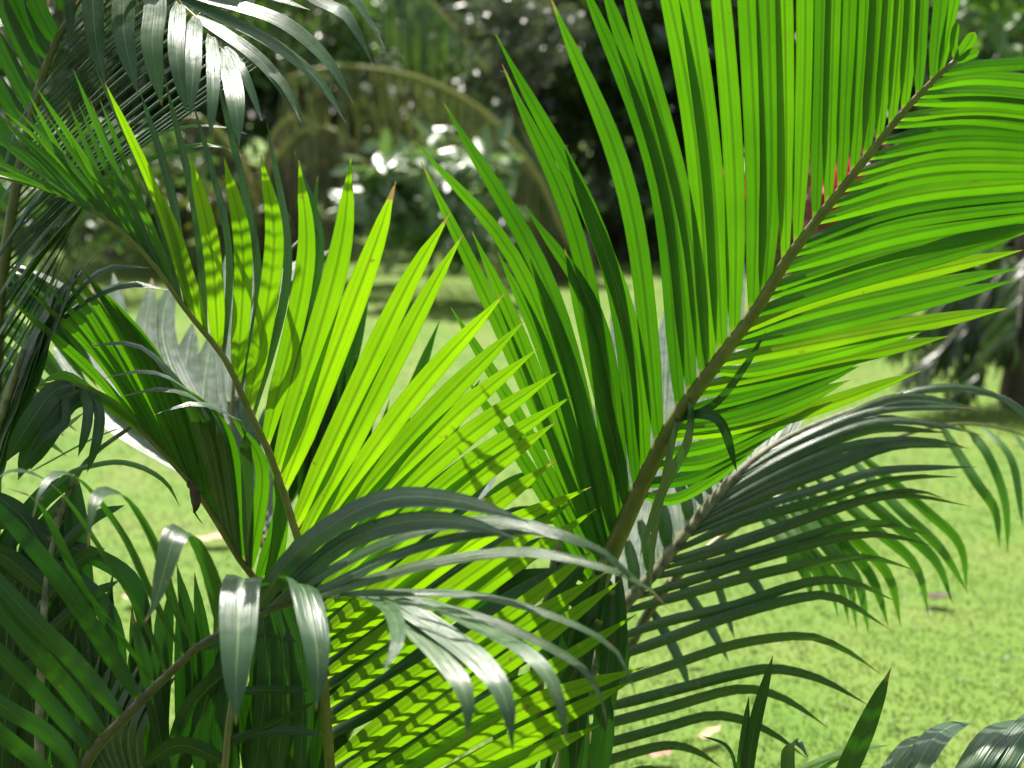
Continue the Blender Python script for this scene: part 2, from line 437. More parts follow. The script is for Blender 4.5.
f3 = Frond(pa, [(552, 870, 2.32), (562, 770, 2.34), (578, 705, 2.36), (600, 652, 2.38), (628, 600, 2.4), (655, 573, 2.41), (690, 528, 2.43), (738, 474, 2.46), (785, 440, 2.5), (850, 412, 2.56), (920, 392, 2.62), (985, 394, 2.66), (1030, 412, 2.68)],
           0.016, 0.002, M_RACHIS_G, M_OLD, 0.0, 0.0, 'dark drooping frond arching over the lawn to the right', Wd=(-.45, -.35, .8))
L = f3.leaf
for pts, w in [
    ([(985, 394), (1010, 400), (1060, 440)], 12), ([(960, 392), (1000, 398), (1040, 430)], 13), ([(760, 458), (850, 415), (930, 388), (990, 393), (1040, 425)], 20),
    ([(745, 468), (830, 424), (900, 396), (978, 408)], 20), ([(740, 472), (830, 432), (900, 402), (984, 412)], 20), ([(730, 480), (800, 440), (880, 410), (980, 408)], 22),
    ([(724, 488), (800, 446), (880, 418), (951, 431)], 22), ([(716, 496), (790, 455), (870, 423), (935, 424), (984, 436)], 23), ([(708, 505), (790, 462), (870, 430), (951, 433)], 23),
    ([(700, 514), (780, 474), (850, 446), (920, 440), (967, 448)], 24), ([(694, 523), (770, 486), (850, 456), (929, 441), (970, 449)], 24), ([(688, 530), (760, 497), (830, 470), (895, 446), (967, 448)], 24),
    ([(680, 540), (755, 508), (823, 487), (873, 472), (917, 468), (978, 467)], 24), ([(672, 552), (740, 523), (823, 500), (873, 484), (917, 477), (959, 477)], 24),
    ([(664, 562), (740, 541), (823, 513), (879, 496), (917, 491), (945, 499)], 24), ([(658, 570), (740, 545), (850, 505), (910, 496), (973, 507)], 18),
    ([(650, 578), (720, 562), (780, 546), (833, 529), (875, 523), (935, 536)], 24), ([(634, 598), (700, 578), (769, 556), (840, 538), (882, 535), (931, 545)], 24),
    ([(622, 612), (700, 590), (769, 572), (840, 559), (878, 559), (917, 571)], 24), ([(607, 642), (664, 622), (734, 606), (805, 583), (850, 582), (897, 602)], 25),
    ([(596, 664), (664, 640), (734, 615), (805, 597), (840, 599), (889, 629)], 25), ([(584, 694), (664, 668), (734, 645), (798, 636), (828, 642), (857, 657), (881, 675)], 25),
    ([(578, 715), (664, 693), (734, 675), (776, 669), (822, 680), (868, 705)], 25), ([(572, 733), (664, 709), (734, 690), (772, 694), (800, 708), (828, 728)], 25),
    ([(566, 755), (664, 728), (710, 716), (745, 721), (778, 737), (806, 758)], 26), ([(562, 775), (610, 760), (664, 746), (695, 751), (722, 768)], 26), ([(566, 755), (600, 782), (650, 770), (690, 790)], 26)]:
    lo = pts[0][1] > 545
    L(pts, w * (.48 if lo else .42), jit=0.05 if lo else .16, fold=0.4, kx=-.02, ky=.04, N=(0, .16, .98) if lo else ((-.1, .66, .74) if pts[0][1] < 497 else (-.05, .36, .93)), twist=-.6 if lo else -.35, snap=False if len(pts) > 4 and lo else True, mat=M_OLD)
# its upper side: pale leaflets that stand up behind the big frond
for b, m, t in [((600, 652), (600, 560), (575, 470)), ((612, 628), (615, 530), (590, 400)), ((628, 600), (625, 480), (600, 350)), ((640, 588), (640, 470), (612, 300)), ((655, 573), (652, 460), (636, 290)),
                ((668, 556), (664, 440), (668, 300)), ((680, 540), (678, 430), (690, 290)), ((692, 524), (690, 420), (706, 262)), ((704, 508), (704, 420), (724, 240)), ((716, 496), (720, 410), (742, 250)),
                ((728, 484), (735, 410), (760, 300)), ((738, 474), (748, 410), (770, 330)), ((748, 467), (762, 415), (776, 350)), ((760, 458), (776, 410), (786, 372)), ((770, 450), (788, 420), (796, 392))]:
    L([b, m, t], 28, mat=M_PALE, ky=-.9, kx=0.0, N=(-.05, .76, .64), blunt=1.5, fold=.2, jit=.09)
for b, m, t in [((738, 474), (727, 468), (716, 440)), ((726, 486), (715, 470), (700, 440)), ((714, 498), (704, 480), (694, 452)), ((704, 508), (694, 485), (682, 452)), ((690, 528), (686, 500), (672, 470)), ((668, 556), (664, 520), (655, 490)), ((650, 578), (648, 545), (640, 520)), ((632, 600), (634, 570), (628, 540))]:
    L([t, m, b], 15, snap=False, N=(0, .8, .6), blunt=.5)

f3b = Frond(pa, [(566, 860, 2.5), (600, 720, 2.55), (650, 610, 2.6), (700, 555, 2.66), (760, 510, 2.74), (830, 466, 2.82), (900, 436, 2.9), (960, 424, 2.96), (1015, 432, 3.0), (1050, 450, 3.0)],
            0.012, 0.002, M_RACHIS, M_GROWN, 0, 0, 'light green frond with thin leaflets hanging over the lawn', Wd=(.6, .3, .6))
L = f3b.leaf
for pts, w in [
    ([(1015, 432), (1040, 470), (1050, 520)], 8), ([(985, 428), (1012, 460), (1023, 526)], 9), ([(960, 424), (985, 450), (1005, 500), (1008, 555)], 9), ([(945, 426), (975, 480), (995, 510), (1000, 548)], 9),
    ([(850, 458), (900, 510), (940, 548), (968, 593)], 10), ([(860, 454), (925, 510), (960, 545), (967, 594)], 9), ([(830, 466), (890, 520), (935, 560), (953, 605)], 10), ([(815, 475), (870, 525), (915, 565), (929, 617)], 10), ([(800, 485), (850, 535), (888, 575), (901, 627)], 10),
    ([(795, 488), (840, 540), (872, 578), (889, 628)], 10), ([(788, 492), (830, 545), (858, 582), (869, 636)], 10), ([(780, 498), (820, 540), (848, 580), (857, 632)], 9), ([(775, 500), (812, 550), (840, 585), (849, 624)], 9), ([(770, 504), (808, 550), (830, 585), (838, 617)], 9),
    ([(765, 508), (800, 545), (818, 575), (826, 600)], 10), ([(760, 510), (790, 550), (806, 575), (812, 600)], 12)]:
    L(pts, w * 1.15, dt=[0, .08, .10, .10], N=(.25, -.35, .9), mat=M_GROWN)
for pts in [[(760, 512), (772, 490), (776, 475), (775, 455)], [(790, 490), (800, 520), (803, 545), (800, 570)], [(775, 500), (785, 530), (790, 555), (788, 575)], [(800, 484), (810, 470), (815, 462), (820, 450)],
            [(700, 555), (716, 580), (726, 610), (735, 640)], [(680, 575), (700, 610), (718, 640), (729, 662)], [(650, 610), (670, 640), (682, 665), (690, 690)], [(720, 540), (745, 570), (760, 590), (772, 612)]]:
    L(pts, 14, N=(.6, .1, .7), mat=M_MATURE)

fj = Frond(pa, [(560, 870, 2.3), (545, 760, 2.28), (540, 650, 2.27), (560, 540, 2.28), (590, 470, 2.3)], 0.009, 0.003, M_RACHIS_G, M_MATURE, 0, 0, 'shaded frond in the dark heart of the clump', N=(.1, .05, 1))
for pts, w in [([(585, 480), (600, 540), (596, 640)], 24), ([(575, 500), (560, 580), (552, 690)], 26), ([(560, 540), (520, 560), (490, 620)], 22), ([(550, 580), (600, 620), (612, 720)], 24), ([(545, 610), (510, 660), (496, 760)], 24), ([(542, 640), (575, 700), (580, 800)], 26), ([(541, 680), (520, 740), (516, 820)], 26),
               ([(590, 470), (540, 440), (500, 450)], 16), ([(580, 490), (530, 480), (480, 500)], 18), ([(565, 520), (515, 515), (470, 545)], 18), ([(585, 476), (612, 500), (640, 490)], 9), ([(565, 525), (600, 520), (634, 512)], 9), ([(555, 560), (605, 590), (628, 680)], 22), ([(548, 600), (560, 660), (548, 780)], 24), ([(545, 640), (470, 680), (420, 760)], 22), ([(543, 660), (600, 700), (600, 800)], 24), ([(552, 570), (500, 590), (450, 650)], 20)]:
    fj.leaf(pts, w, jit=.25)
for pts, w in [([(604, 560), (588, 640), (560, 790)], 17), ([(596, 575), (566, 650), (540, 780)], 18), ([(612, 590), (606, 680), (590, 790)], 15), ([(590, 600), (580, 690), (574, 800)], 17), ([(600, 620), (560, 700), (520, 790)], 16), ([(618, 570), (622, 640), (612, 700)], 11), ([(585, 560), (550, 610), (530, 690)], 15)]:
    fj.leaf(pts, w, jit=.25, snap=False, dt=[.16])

# ------------------------------------------------------------------ palm B: the bright yellow green frond in the middle
pb_ = empty('areca_palm', depth_xy(340, 2.1), 'areca palm with the glowing yellow-green frond in the middle of the clump', 'palm', GROUP)
stem(pb_, 342, 2.1, (338, 880, 2.05), 0.034, 0.022)
f2 = Frond(pb_, [(338, 880, 2.05), (330, 768, 2.03), (325, 700, 2.01), (318, 640, 2.0), (300, 548, 1.97), (292, 520, 1.96), (271, 457, 1.94), (246, 405, 1.92), (225, 359, 1.90), (186, 310, 1.87), (155, 266, 1.85), (120, 230, 1.83), (70, 198, 1.82), (0, 177, 1.82), (-30, 172, 1.82)],
           0.0085, 0.0018, M_RACHIS, M_YOUNG, -0.06, 0.26, 'glowing yellow-green frond of upright leaflets')
L = f2.leaf
for b, m, t, w in [
    ((196, 322), (160, 205), (105, 83), 17), ((204, 331), (178, 240), (160, 190), 18), ((220, 352), (211, 245), (190, 157), 22), ((236, 384), (243, 250), (224, 157), 23), ((250, 412), (274, 250), (261, 155), 25),
    ((264, 440), (305, 268), (299, 160), 25), ((276, 468), (336, 270), (351, 158), 28), ((285, 492), (366, 270), (396, 181), 30), ((294, 522), (400, 300), (450, 213), 28), ((298, 542), (420, 310), (463, 234), 26),
    ((300, 552), (410, 400), (505, 293), 26), ((303, 562), (425, 420), (524, 321), 26), ((305, 572), (440, 430), (537, 349), 26), ((308, 584), (450, 450), (559, 371), 26), ((311, 600), (455, 475), (572, 396), 25),
    ((314, 620), (450, 500), (556, 422), 26), ((317, 640), (460, 530), (556, 460), 26), ((320, 660), (470, 545), (591, 487), 25), ((322, 680), (470, 575), (574, 500), 25), ((325, 706), (480, 590), (596, 509), 24),
    ((326, 730), (480, 635), (600, 545), 22), ((328, 760), (490, 648), (608, 571), 26), ((330, 780), (500, 668), (621, 580), 26), ((332, 806), (500, 700), (637, 614), 25), ((333, 825), (510, 715), (644, 667), 26), ((335, 845), (500, 750), (632, 681), 27),
    ((336, 860), (480, 780), (600, 725), 26), ((337, 872), (460, 800), (570, 770), 26)]:
    L([b, m, t], w * (.62 if b[1] < 335 else .80 if b[1] < 450 else .90), blunt=0.7, jit=0.10)
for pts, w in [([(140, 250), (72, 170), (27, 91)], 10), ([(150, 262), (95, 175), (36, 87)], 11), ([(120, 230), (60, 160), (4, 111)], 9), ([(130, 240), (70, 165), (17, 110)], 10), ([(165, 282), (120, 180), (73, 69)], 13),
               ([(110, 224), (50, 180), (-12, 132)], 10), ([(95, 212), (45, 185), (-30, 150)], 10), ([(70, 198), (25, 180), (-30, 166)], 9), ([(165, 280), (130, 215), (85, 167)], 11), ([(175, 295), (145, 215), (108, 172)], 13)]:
    L(pts, w * .66, blunt=.5, jit=.2, N=(.35, .1, .9), mat=M_GROWN)  # darker leaf material carries the shade lying on these leaflets
for k in range(11):
    a = k / 10
    L([(60 + 120 * a, 194 + 108 * a), (20 + 120 * a, 150 + 50 * a), (-30 + 130 * a + rng.uniform(-8, 8), 128 - 40 * a + rng.uniform(-14, 14))], 6.5, blunt=.5, jit=.2, N=(.4, .2, .85), mat=M_DEEP, kx=-.12, ky=.1)
# the other side of the same frond, seen dark between the bright leaflets
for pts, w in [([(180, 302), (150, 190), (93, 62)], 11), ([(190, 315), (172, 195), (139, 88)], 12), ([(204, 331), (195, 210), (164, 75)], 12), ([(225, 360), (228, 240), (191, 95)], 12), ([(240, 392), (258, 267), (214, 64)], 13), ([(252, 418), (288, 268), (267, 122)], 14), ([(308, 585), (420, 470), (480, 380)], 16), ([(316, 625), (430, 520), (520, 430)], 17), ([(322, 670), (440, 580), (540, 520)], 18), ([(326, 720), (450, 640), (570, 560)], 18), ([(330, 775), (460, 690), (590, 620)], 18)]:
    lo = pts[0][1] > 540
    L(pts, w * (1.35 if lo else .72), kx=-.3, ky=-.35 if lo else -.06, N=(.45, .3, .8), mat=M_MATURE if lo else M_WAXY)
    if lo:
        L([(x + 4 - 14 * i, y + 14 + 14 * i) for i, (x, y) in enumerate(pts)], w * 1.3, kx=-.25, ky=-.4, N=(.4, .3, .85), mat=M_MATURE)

f5 = Frond(pb_, [(332, 880, 2.12), (310, 760, 2.13), (285, 650, 2.13), (262, 590, 2.13), (240, 560, 2.12), (211, 513, 2.1), (186, 478, 2.08), (140, 430, 2.05), (110, 402, 2.03), (75, 385, 2.0), (40, 384, 1.98)],
           0.009, 0.002, M_RACHIS, M_GROWN, 0.06, 0.22, 'mid-green frond fanned out to the left with pale curled tips')
L = f5.leaf
for b, m, t, w in [
    ((150, 440), (90, 370), (10, 300), 15), ((158, 448), (100, 360), (28, 290), 16), ((166, 456), (110, 360), (45, 282), 17), ((174, 464), (112, 350), (60, 270), 18), ((182, 473), (125, 350), (66, 262), 19), ((190, 484), (135, 350), (78, 262), 20),
    ((198, 494), (150, 370), (86, 272), 22), ((206, 505), (160, 370), (95, 282), 22), ((214, 517), (172, 390), (115, 300), 24), ((222, 530), (190, 410), (135, 335), 27), ((232, 546), (215, 430), (160, 372), 30), ((242, 560), (226, 440), (176, 380), 30), ((250, 572), (262, 470), (232, 418), 21), ((258, 585), (282, 500), (262, 440), 22), ((266, 598), (280, 530), (275, 470), 22)]:
    L([b, m, t], w * .7, blunt=.5, N=(-.05, -.55, .84), jit=.2)
# leaflets whose ends have turned over and show the pale upper side
for pts, w in [([(226, 535), (196, 420), (160, 362), (128, 343), (86, 347)], 11), ([(234, 550), (205, 420), (180, 384), (145, 371), (100, 379)], 11), ([(240, 558), (220, 430), (195, 398), (160, 389), (120, 397)], 11), ([(248, 570), (245, 440), (230, 415), (195, 403), (153, 415)], 12)]:
    L(pts, w, dt=[0, .06, .12, .16, .17], N=(0, .75, .6), mat=M_OLD)
for pts, w, mt in [([(128, 420), (88, 390), (64, 375), (39, 383)], 12, M_YOUNG), ([(145, 434), (110, 402), (68, 386), (34, 388)], 11, M_YOUNG), ([(75, 385), (52, 393), (25, 430), (6, 462)], 22, M_MATURE), ([(90, 390), (60, 400), (35, 440), (18, 480)], 24, M_MATURE),
                   ([(80, 386), (88, 405), (86, 430), (78, 457)], 10, M_MATURE), ([(88, 390), (99, 410), (97, 440), (87, 473)], 11, M_MATURE), ([(100, 396), (70, 402), (48, 436), (30, 470)], 20, M_MATURE), ([(60, 385), (66, 420), (45, 440), (22, 470)], 9, M_MATURE)]:
    L(pts, w, dt=[0, .03, .05, .05], mat=mt, N=(.3, .2, .8))
for pts, w in [([(40, 500), (68, 474), (94, 465), (121, 462), (148, 470), (168, 485), (180, 507)], 8), ([(20, 458), (60, 430), (86, 411)], 9), ([(30, 472), (90, 440), (128, 425)], 3)]:
    L(pts, w, snap=False, dt=[-.1], N=(.1, .7, .7), mat=M_GROWN)

f9 = Frond(pb_, [(345, 880, 2.3), (330, 760, 2.33), (305, 660, 2.36), (280, 590, 2.38), (255, 525, 2.42), (235, 470, 2.46), (232, 410, 2.5), (240, 345, 2.54), (262, 280, 2.58), (300, 240, 2.6)],
           0.008, 0.002, M_RACHIS, M_PALE, 0, -.9, 'pale glossy frond standing behind the bright one', N=(-.08, .77, .63))
L = f9.leaf
for b, m, t, w in [((232, 480), (110, 360), (90, 283), 20), ((236, 490), (135, 390), (113, 272), 24), ((240, 500), (150, 370), (152, 278), 27), ((246, 508), (165, 350), (178, 268), 27), ((236, 470), (130, 400), (70, 318), 20), ((240, 498), (110, 420), (52, 345), 20),
                   ((250, 520), (188, 400), (192, 323), 34), ((252, 524), (205, 420), (212, 330), 32), ((256, 530), (225, 420), (232, 340), 30), ((260, 540), (240, 430), (248, 350), 28), ((234, 420), (225, 330), (226, 255), 22), ((236, 400), (240, 320), (250, 250), 22), ((262, 545), (262, 480), (270, 400), 26), ((270, 560), (285, 480), (300, 380), 26), ((240, 345), (280, 280), (330, 250), 20), ((280, 590), (340, 480), (380, 380), 24), ((290, 620), (400, 520), (440, 430), 24), ((300, 650), (420, 560), (500, 470), 24)]:
    L([b, m, t], w * 1.15, blunt=1.6, fold=.18, jit=.08)

for k in range(18):
    a = k / 17
    x, y = 300 + 190 * a, 300 + 190 * a + rng.uniform(-30, 20)
    L([(310 + 30 * a, 600 + 150 * a), (305 + 110 * a, 470 + 110 * a), (x, y)], 17, kx=0, ky=.03, N=(.5, .1, .85), mat=M_MATURE, snap=False, jit=.15)
# darker leaflets of the same frond that show between the bright ones
for pts, w in [([(262, 440), (318, 260), (294, 150)], 14), ([(272, 460), (300, 330), (318, 175)], 15), ([(280, 482), (325, 330), (345, 215)], 15), ([(288, 505), (345, 380), (372, 260)], 16), ([(296, 530), (372, 400), (408, 290)], 16),
               ([(302, 556), (390, 440), (440, 320)], 16)]:
    L(pts, w * 1.2, kx=0, ky=.05, N=(.5, .1, .85), mat=M_MATURE, snap=False)

# ------------------------------------------------------------------ palm C: the dark frond arching from the lower left corner
pc = empty('areca_palm', depth_xy(60, 1.85), 'areca palm with the dark frond arching from the lower left corner and glossy folded leaflets', 'palm', GROUP)
stem(pc, 40, 1.85, (52, 850, 1.78), 0.032, 0.02)
f4 = Frond(pc, [(52, 850, 1.78), (84, 768, 1.76), (105, 738, 1.75), (123, 720, 1.74), (146, 696, 1.73), (169, 674, 1.72), (197, 648, 1.7), (225, 631, 1.69), (255, 616, 1.67), (285, 605, 1.66), (330, 596, 1.64), (385, 593, 1.62)],
           0.0082, 0.002, M_RACHIS_D, M_MATURE, 0.15, 0.0, 'dark arching frond with wide hanging leaflets')
L = f4.leaf
for pts, w in [
    ([(41, 790), (41, 768), (0, 733), (-60, 680)], 26), ([(76, 775), (49, 735), (0, 704), (-60, 655)], 28), ([(94, 755), (43, 696), (0, 653), (-60, 598)], 28), ([(106, 736), (64, 684), (29, 643), (-40, 560)], 28), ([(122, 720), (78, 665), (33, 620), (-40, 538)], 28),
    ([(138, 702), (103, 643), (49, 566), (-30, 478)], 28), ([(154, 688), (117, 633), (78, 580), (40, 505), (5, 488)], 27), ([(165, 678), (145, 625), (109, 564), (60, 492), (20, 470), (-2, 478)], 27),
    ([(186, 658), (150, 594), (125, 539), (88, 488), (62, 472), (42, 488), (33, 517)], 27), ([(197, 650), (174, 609), (156, 549), (128, 500), (105, 491), (93, 506), (88, 548)], 28)]:
    n = len(pts)
    L(pts, w * .64, dt=[0, .02, .05, .08, .13, .17, .19][:n], N=(.45, -.15, .85) if n < 5 else None, Wd=None if n < 5 else (.78, -.45, .4), fold=.25)
L([(222, 634), (211, 579), (192, 537), (176, 533), (165, 568), (155, 603), (145, 622)], 25, dt=[0, .03, .07, .11, .14, .16, .17], Wd=(.9, -.25, .35), fold=.2)
L([(258, 616), (256, 592), (246, 577), (240, 592), (238, 640), (236, 680), (236, 725)], 36, dt=[0, .0, .05, .09, .145, .17, .18], Wd=(1, -.05, .05), fold=.14, mat=M_WAXY, blunt=0.3)
L([(285, 606), (283, 592), (298, 582), (307, 598), (315, 635), (318, 670), (316, 711)], 33, dt=[0, 0, .05, .09, .14, .165, .175], Wd=(.95, -.3, .05), fold=.14, mat=M_WAXY, blunt=0.3)
for pts, w in [
    ([(250, 618), (290, 560), (340, 520), (393, 498), (453, 500), (500, 512), (530, 523)], 26), ([(262, 614), (330, 552), (376, 529), (425, 520), (470, 524), (520, 540)], 24),
    ([(275, 609), (330, 570), (400, 537), (471, 521), (520, 522), (559, 533), (600, 549), (650, 590)], 21), ([(290, 605), (330, 585), (400, 553), (478, 533), (538, 530), (587, 545), (622, 568), (645, 600)], 21),
    ([(300, 602), (330, 592), (418, 566), (506, 552), (559, 556), (611, 570), (646, 586), (671, 612)], 20), ([(330, 597), (355, 593), (446, 593), (506, 601), (576, 625), (618, 653), (637, 698)], 15),
    ([(350, 596), (400, 600), (471, 614), (527, 636), (576, 663), (598, 690), (608, 728)], 15)]:
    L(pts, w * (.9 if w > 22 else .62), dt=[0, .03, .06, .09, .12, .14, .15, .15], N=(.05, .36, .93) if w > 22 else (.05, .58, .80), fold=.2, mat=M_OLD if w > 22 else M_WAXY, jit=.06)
for pts, w in [
    ([(380, 594), (435, 606), (485, 630), (530, 655), (557, 692), (567, 746)], 25), ([(385, 594), (400, 604), (446, 635), (485, 667), (506, 702), (513, 751)], 27), ([(370, 594), (390, 606), (421, 635), (450, 667), (467, 700), (467, 742)], 27),
    ([(355, 596), (378, 602), (394, 616), (397, 642), (383, 673)], 17)]:
    L(pts, w, dt=[0, .04, .10, .16, .20, .21], Wd=(.86, .11, -.43), fold=.15, mat=M_WAXY, blunt=.3, jit=.05)
# lower side of the same frond and the shaded leaves of its neighbours in the heart of the clump
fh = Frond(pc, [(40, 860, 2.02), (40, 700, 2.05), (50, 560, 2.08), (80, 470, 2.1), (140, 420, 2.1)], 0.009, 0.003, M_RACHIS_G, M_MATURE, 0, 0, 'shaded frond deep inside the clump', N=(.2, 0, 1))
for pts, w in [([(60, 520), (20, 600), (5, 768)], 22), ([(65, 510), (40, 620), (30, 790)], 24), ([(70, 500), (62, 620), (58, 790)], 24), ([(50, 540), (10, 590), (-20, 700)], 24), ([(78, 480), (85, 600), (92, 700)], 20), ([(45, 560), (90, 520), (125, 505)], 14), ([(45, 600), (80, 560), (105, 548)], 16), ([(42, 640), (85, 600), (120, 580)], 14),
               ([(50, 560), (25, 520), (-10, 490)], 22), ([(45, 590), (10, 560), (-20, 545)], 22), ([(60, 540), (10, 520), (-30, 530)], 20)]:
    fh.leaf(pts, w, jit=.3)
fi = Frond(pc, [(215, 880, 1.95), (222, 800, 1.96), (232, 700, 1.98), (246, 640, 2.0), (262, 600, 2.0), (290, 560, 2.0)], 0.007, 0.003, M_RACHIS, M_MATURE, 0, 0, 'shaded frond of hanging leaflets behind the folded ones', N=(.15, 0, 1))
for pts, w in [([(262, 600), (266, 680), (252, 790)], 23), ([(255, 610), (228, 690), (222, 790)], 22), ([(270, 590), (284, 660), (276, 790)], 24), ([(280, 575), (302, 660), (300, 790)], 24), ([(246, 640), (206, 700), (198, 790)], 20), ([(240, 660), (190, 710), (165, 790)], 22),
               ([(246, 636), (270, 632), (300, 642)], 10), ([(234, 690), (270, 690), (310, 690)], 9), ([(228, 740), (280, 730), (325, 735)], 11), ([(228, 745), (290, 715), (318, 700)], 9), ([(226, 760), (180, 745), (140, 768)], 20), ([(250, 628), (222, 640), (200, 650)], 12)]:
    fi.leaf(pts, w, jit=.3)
for k in range(26):
    x = 148 + 7.6 * k + rng.uniform(-6, 6); y = 600 + rng.uniform(-10, 50) - (18 if x < 200 else 0)
    fi.leaf([(x + rng.uniform(-25, 25), 800), (x + rng.uniform(-8, 8), y + 90), (x + rng.uniform(-20, 20), y - 10)], 19, snap=False, dt=[-.08 - .012 * k % .1], jit=.4)
for k in range(26):
    x = -12 + 6 * k; y = 520 + 3.8 * k + rng.uniform(-20, 30)
    fh.leaf([(x + rng.uniform(-30, 30), 800), (x + rng.uniform(-12, 12), y + 110), (x + rng.uniform(-20, 20), y - 10)], 17, snap=False, dt=[-.06], jit=.4)
for pts, w in [([(60, 560), (110, 620), (118, 740)], 22), ([(55, 600), (30, 660), (40, 780)], 24), ([(50, 640), (90, 700), (80, 800)], 24), ([(60, 540), (130, 580), (150, 660)], 20), ([(48, 660), (10, 690), (0, 790)], 24), ([(70, 500), (30, 560), (16, 660)], 22), ([(78, 480), (40, 500), (-20, 580)], 22)]:
    fh.leaf(pts, w, jit=.3)
for k in range(7):                       # the pleated grey underside in the lower left
    fi.leaf([(130 + 3 * k, 810), (84 + 9 * k, 730), (100 + 13 * k, 655 + 3 * k)], 17, N=(-.2, .5, .85), mat=M_OLD, snap=False, jit=.05, dt=[-.12])

# ------------------------------------------------------------------ palm D: the tall frond on the left edge
pd = empty('areca_palm', depth_xy(-40, 2.13), 'areca palm on the left edge with an upright frond of thin slanting leaflets', 'palm', GROUP)
stem(pd, -30, 2.13, (-8, 560, 2.1), 0.034, 0.018)
f6 = Frond(pd, [(-8, 560, 2.1), (-5, 420, 2.1), (0, 300, 2.1), (10, 225, 2.1), (20, 165, 2.1), (33, 110, 2.1), (53, 50, 2.1), (78, 8, 2.11), (110, -40, 2.13), (170, -110, 2.17), (260, -180, 2.1)],
           0.012, 0.003, M_RACHIS_Y if False else M_RACHIS, M_GROWN, 0.1, 0.15, 'upright frond with thin slanting leaflets')
L = f6.leaf
for pts, w in [([(57, 40), (42, 18), (24, -30)], 24), ([(47, 62), (24, 22), (0, -40)], 23), ([(38, 87), (19, 42), (-12, -25)], 24), ([(30, 112), (2, 52), (-40, -10)], 24), ([(24, 132), (0, 90), (-40, 30)], 24), ([(20, 155), (-6, 122), (-40, 60)], 22), ([(14, 178), (0, 152), (-40, 110)], 20), ([(10, 210), (-4, 190), (-40, 150)], 18), ([(72, 15), (60, -10), (50, -60)], 22)]:
    L(pts, w * .9, N=(-.2, -.2, 1), mat=M_MATURE)
f6.fan([[(78, 8), (115, -45), (150, -100)], [(55, 45), (105, -12), (165, -75)], [(33, 110), (100, 40), (192, -40)], [(22, 160), (105, 75), (212, -20)], [(14, 200), (105, 110), (232, 10)], [(8, 245), (110, 150), (247, 40)], [(4, 275), (110, 172), (264, 64)]],
       34, 9.5, jx=2.2, N=(-.35, .75, .56), dt=[0, .02, .03], fold=.3, jit=.06, mat=M_WAXY)
for pts, w in [([(4, 280), (60, 215), (105, 176), (158, 134), (211, 125), (247, 134)], 16), ([(2, 300), (70, 220), (112, 179), (169, 151), (211, 144), (242, 156)], 16)]:
    L(pts, w, dt=[0, .03, .06, .08, .1, .1], N=(-.1, .8, .5))
f6.fan([[(2, 310), (45, 240), (95, 180)], [(0, 350), (40, 285), (86, 215)], [(-4, 400), (30, 330), (62, 250)]], 7, 17, jx=4, N=(-.6, .55, .3), mat=M_OLD)
fl = Frond(pd, [(-20, 700, 2.12), (-14, 560, 2.1), (-10, 470, 2.08), (-2, 430, 2.06), (14, 380, 2.04), (24, 350, 2.03)], 0.01, 0.004, M_RACHIS_G, M_OLD, 0, 0, 'grey glossy frond whose leaflets sweep up and arch right', N=(-.45, .5, .6))
L = fl.leaf
for pts, w in [([(-10, 470), (17, 400), (45, 337), (78, 290), (109, 267), (150, 268)], 17), ([(-8, 460), (39, 345), (76, 307), (109, 289), (137, 284), (172, 291)], 16), ([(-10, 480), (10, 410), (50, 318), (98, 250)], 20), ([(-10, 465), (5, 400), (40, 320), (86, 262)], 19), ([(-8, 450), (20, 390), (52, 330), (75, 268), (80, 240)], 17),
               ([(-12, 490), (-2, 440), (25, 380), (50, 300), (62, 268)], 24), ([(-12, 480), (4, 430), (30, 360), (46, 335)], 26), ([(-12, 500), (6, 440), (34, 380), (52, 335)], 24)]:
    L(pts, w, dt=[0, .02, .04, .05, .06, .06], jit=.1)
fk = Frond(pd, [(-60, 640, 2.5), (-60, 420, 2.5), (-45, 320, 2.5), (-20, 275, 2.5), (20, 268, 2.5), (60, 290, 2.48)], 0.008, 0.002, M_RACHIS, M_GROWN, 0, 0, 'frond behind with leaflets slanting down to the right', N=(.3, .5, .8))
fk.fan([[(-50, 340), (0, 400), (60, 450)], [(-45, 320), (10, 360), (70, 420)], [(-20, 276), (40, 320), (90, 390)], [(10, 268), (60, 310), (105, 370)], [(50, 284), (85, 310), (110, 350)]], 15, 13, jx=6)
for pts in [[(-20, 275), (8, 268), (25, 271), (58, 288)], [(-10, 285), (12, 285), (40, 305), (70, 330)], [(20, 268), (40, 275), (70, 292), (88, 312)]]:
    fk.leaf(pts, 14, N=(0, .8, .5), mat=M_OLD, snap=False)

for pts, w in [([(0, 180), (20, 120), (62, 60)], 7), ([(-5, 260), (40, 190), (92, 130)], 7), ([(-20, 230), (30, 160), (80, 112)], 7), ([(-25, 330), (30, 250), (70, 205)], 8), ([(-30, 300), (20, 225), (60, 170)], 7), ([(-30, 380), (20, 300), (56, 246)], 8), ([(-30, 420), (12, 350), (44, 290)], 9)]:
    f6.leaf(pts, w, snap=False, N=(-.35, .75, .56), mat=M_WAXY, dt=[.05], jit=.1)

